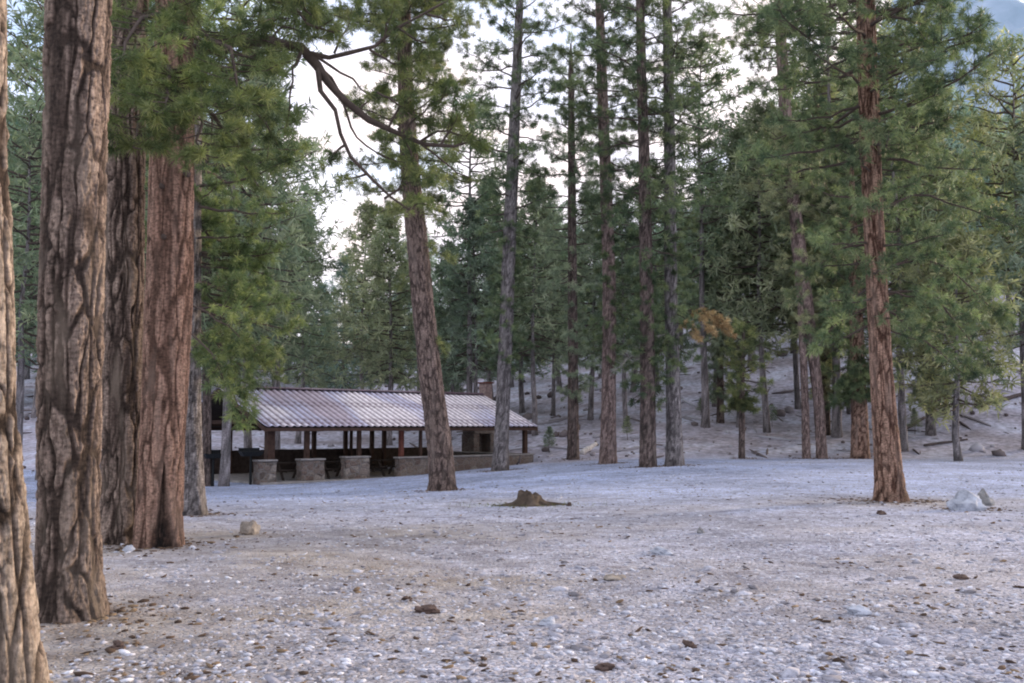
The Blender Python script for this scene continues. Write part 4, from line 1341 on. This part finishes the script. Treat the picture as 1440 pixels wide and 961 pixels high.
GB = "forest conifers standing behind the shelter and up the slope"
BGT = [
    ('c', 30, 140, 34, "conifer crown filling the gap between the two leftmost trunks"),
    ('d', 135, -60, 38, "tall conifer behind the thick furrowed trunk"),
    ('c', 318, -30, 40, "tall green conifer behind the slim grey trunk"),
    ('b', 352, 60, 52, "full conifer over the left end of the shelter roof"),
    ('c', 392, 170, 58, "rounded conifer forming the left edge of the big sky gap"),
    ('a', 420, 300, 66, "pointed conifer at the lower left of the big sky gap"),
    ('e', 452, 398, 92, "lowest far conifer directly under the big sky gap"),
    ('e', 482, 360, 84, "hazy conifer just right of the lowest sky gap point"),
    ('b', 512, 285, 74, "broad conifer right of the big sky gap above the roof"),
    ('a', 548, 300, 66, "conifer just left behind the leaning pine"),
    ('b', 632, 345, 66, "conifer just right behind the leaning pine"),
    ('b', 668, 280, 62, "dark conifer over the shelter roof left of the tall grey pine"),
    ('a', 692, 250, 72, "tall dark conifer directly behind the tall grey pine"),
    ('b', 752, 250, 62, "dark conifer right of the tall grey pine"),
    ('c', 778, 290, 70, "green conifer left of the slender dark pine"),
    ('a', 830, 270, 66, "dark conifer between the slender pine and the straight brown pine"),
    ('b', 880, 285, 62, "dark conifer between the straight brown and dark straight pines"),
    ('c', 925, 250, 74, "conifer seen between the dark straight pine and pale grey trunk"),
    ('f', 985, 300, 92, "hazy conifer just right of the pale grey trunk"),
    ('b', 1005, 220, 66, "dark conifer above the small young pine, left side"),
    ('a', 1040, 175, 60, "tall dark conifer directly above the small young pine"),
    ('b', 1078, 145, 58, "broad dark conifer left of the leaning pinkish trunk"),
    ('c', 1122, 150, 64, "conifer right behind the leaning pinkish trunk"),
    ('a', 1160, 120, 58, "conifer between the pinkish trunks and the red barked pine"),
    ('b', 1195, 90, 62, "tall conifer directly left behind the red barked pine"),
    ('c', 1268, 20, 52, "tall conifer right behind the red barked pine"),
    ('b', 1312, 110, 58, "conifer right of the grey slope trunk"),
    ('f', 1352, 130, 74, "hazy conifer below the blue mountain at right"),
    ('b', 1400, 200, 88, "dark conifer below the mountain near the right edge"),
    ('c', 1440, 60, 52, "tall conifer at the right edge of the forest"),
    ('c', 62, -30, 44, "tall conifer seen just left of the thick furrowed trunk"),
    ('d', 662, 130, 62, "spindly pine rising between the leaning pine and the tall grey pine"),
    ('d', 992, 60, 60, "tall spindly pine rising just right of the pale grey trunk"),
    ('d', 1175, -60, 56, "tall pine filling the sky left of the red barked pine"),
    ('g', 1345, 340, 46, "yellow green young pine on the slope near the pale boulder"),
    ('b', 1490, 120, 50, "conifer just cut by the right edge"),
    ('a', 590, 310, 80, "conifer hidden mostly behind the leaning pine trunk"),
]
for k, (kd, px, tp, Y, lab) in enumerate(BGT):
    put(kd, px, tp, Y, lab, GB, k + 1)
sky_x = [-80, 250, 400, 438, 465, 500, 640, 720, 900, 1000, 1200, 1560]
sky_y = [150, 120, 300, 405, 405, 320, 350, 290, 300, 240, 160, 120]
rg = np.random.default_rng(77)
for k in range(64):
    px = -70 + 1640 * (k + rg.random()) / 64
    Y = rg.uniform(88, 150)
    tp = np.interp(px, sky_x, sky_y) + rg.uniform(-10, 70)
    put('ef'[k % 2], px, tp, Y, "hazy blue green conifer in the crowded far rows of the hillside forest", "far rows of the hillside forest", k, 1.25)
for k in range(34):
    px = -40 + 1520 * (k + rg.random()) / 34
    if 425 < px < 485: continue
    Y = rg.uniform(74, 96)
    tp = np.interp(px, sky_x, sky_y) + rg.uniform(0, 110)
    put('abac'[k % 4], px, tp, Y, "dark green conifer of the thick middle rows between the named trees", "middle rows of the hillside forest", k, 1.35)
for k, (px, Y, tp_, lab) in enumerate(((772, 54, 600, "low sapling on the slope foot left of the slender dark pine"), (882, 57, 585, "low sapling on the slope between the brown and dark straight pines"),
                                (1085, 60, 570, "knee high sapling on bare slope left of the close pinkish trunks"), (985, 64, 560, "small sapling on the slope right of the pale grey trunk"),
                                (1285, 56, 575, "low sapling on the slope right behind the red barked pine"), (1405, 58, 560, "bushy sapling on the slope near the right edge"),
                                (1185, 66, 555, "sapling up the slope left of the short thick brown trunk"))):
    put('abc'[k % 3], px, tp_, Y, lab, "saplings on the hillside", k + 3, 1.5)
for kd, pr in protos.items():
    if kd not in used:
        for ch_ in list(pr.children): bpy.data.objects.remove(ch_)
        bpy.data.objects.remove(pr)
for o in bpy.data.objects:
    if "H" in o.keys(): del o["H"]

# ================================================================== LIGHT
w = bpy.data.worlds.new("World"); SC.world = w; w.use_nodes = True
nt = w.node_tree; nt.nodes.clear()
out = nt.nodes.new("ShaderNodeOutputWorld")
SUN_EL, SUN_AZ = R(11), R(33)      # azimuth measured from +X towards +Y
sky = nt.nodes.new("ShaderNodeTexSky"); sky.sky_type = 'NISHITA'; sky.sun_disc = False
sky.sun_elevation = SUN_EL; sky.sun_rotation = math.pi / 2 - SUN_AZ
bg1 = nt.nodes.new("ShaderNodeBackground"); bg1.inputs[1].default_value = .17
nt.links.new(sky.outputs[0], bg1.inputs[0])
tc = nt.nodes.new("ShaderNodeTexCoord")
mp = nt.nodes.new("ShaderNodeMapping"); mp.inputs["Scale"].default_value = (1, 1, 2.6)
nt.links.new(tc.outputs["Generated"], mp.inputs[0])
nz = tex(nt, 'Noise', 2.1, 6, mp.outputs[0])
ccol = ramp(nt, nz.outputs[0], [(.32, (.46, .60, .86)), (.46, (.68, .72, .88)), (.54, (.90, .80, .80)), (.66, (.70, .78, .95))])
bg2 = nt.nodes.new("ShaderNodeBackground"); bg2.inputs[1].default_value = 1.78
nt.links.new(ccol, bg2.inputs[0])
nz2 = tex(nt, 'Noise', 1.6, 5, mp.outputs[0])
ms = nt.nodes.new("ShaderNodeMixShader")
nt.links.new(ramp(nt, nz2.outputs[0], [(.35, .45), (.55, 1)]), ms.inputs[0])
nt.links.new(bg1.outputs[0], ms.inputs[1]); nt.links.new(bg2.outputs[0], ms.inputs[2])
nt.links.new(ms.outputs[0], out.inputs[0])

sl = bpy.data.lights.new("sun", 'SUN'); sl.energy = 5.0; sl.angle = R(12); sl.color = (1, .76, .52)
so = bpy.data.objects.new("sun", sl); COL.objects.link(so)
dirv = Vector((math.cos(SUN_EL) * math.cos(SUN_AZ), math.cos(SUN_EL) * math.sin(SUN_AZ), math.sin(SUN_EL)))
so.rotation_euler = dirv.to_track_quat('Z', 'Y').to_euler()

SC.view_settings.view_transform = 'Standard'
SC.view_settings.look = 'None'
SC.view_settings.exposure = 0
SC.cycles.use_denoising = True
SC.cycles.max_bounces = 5
SC.cycles.diffuse_bounces = 3
SC.cycles.transparent_max_bounces = 4
SC.cycles.filter_width = 2.0
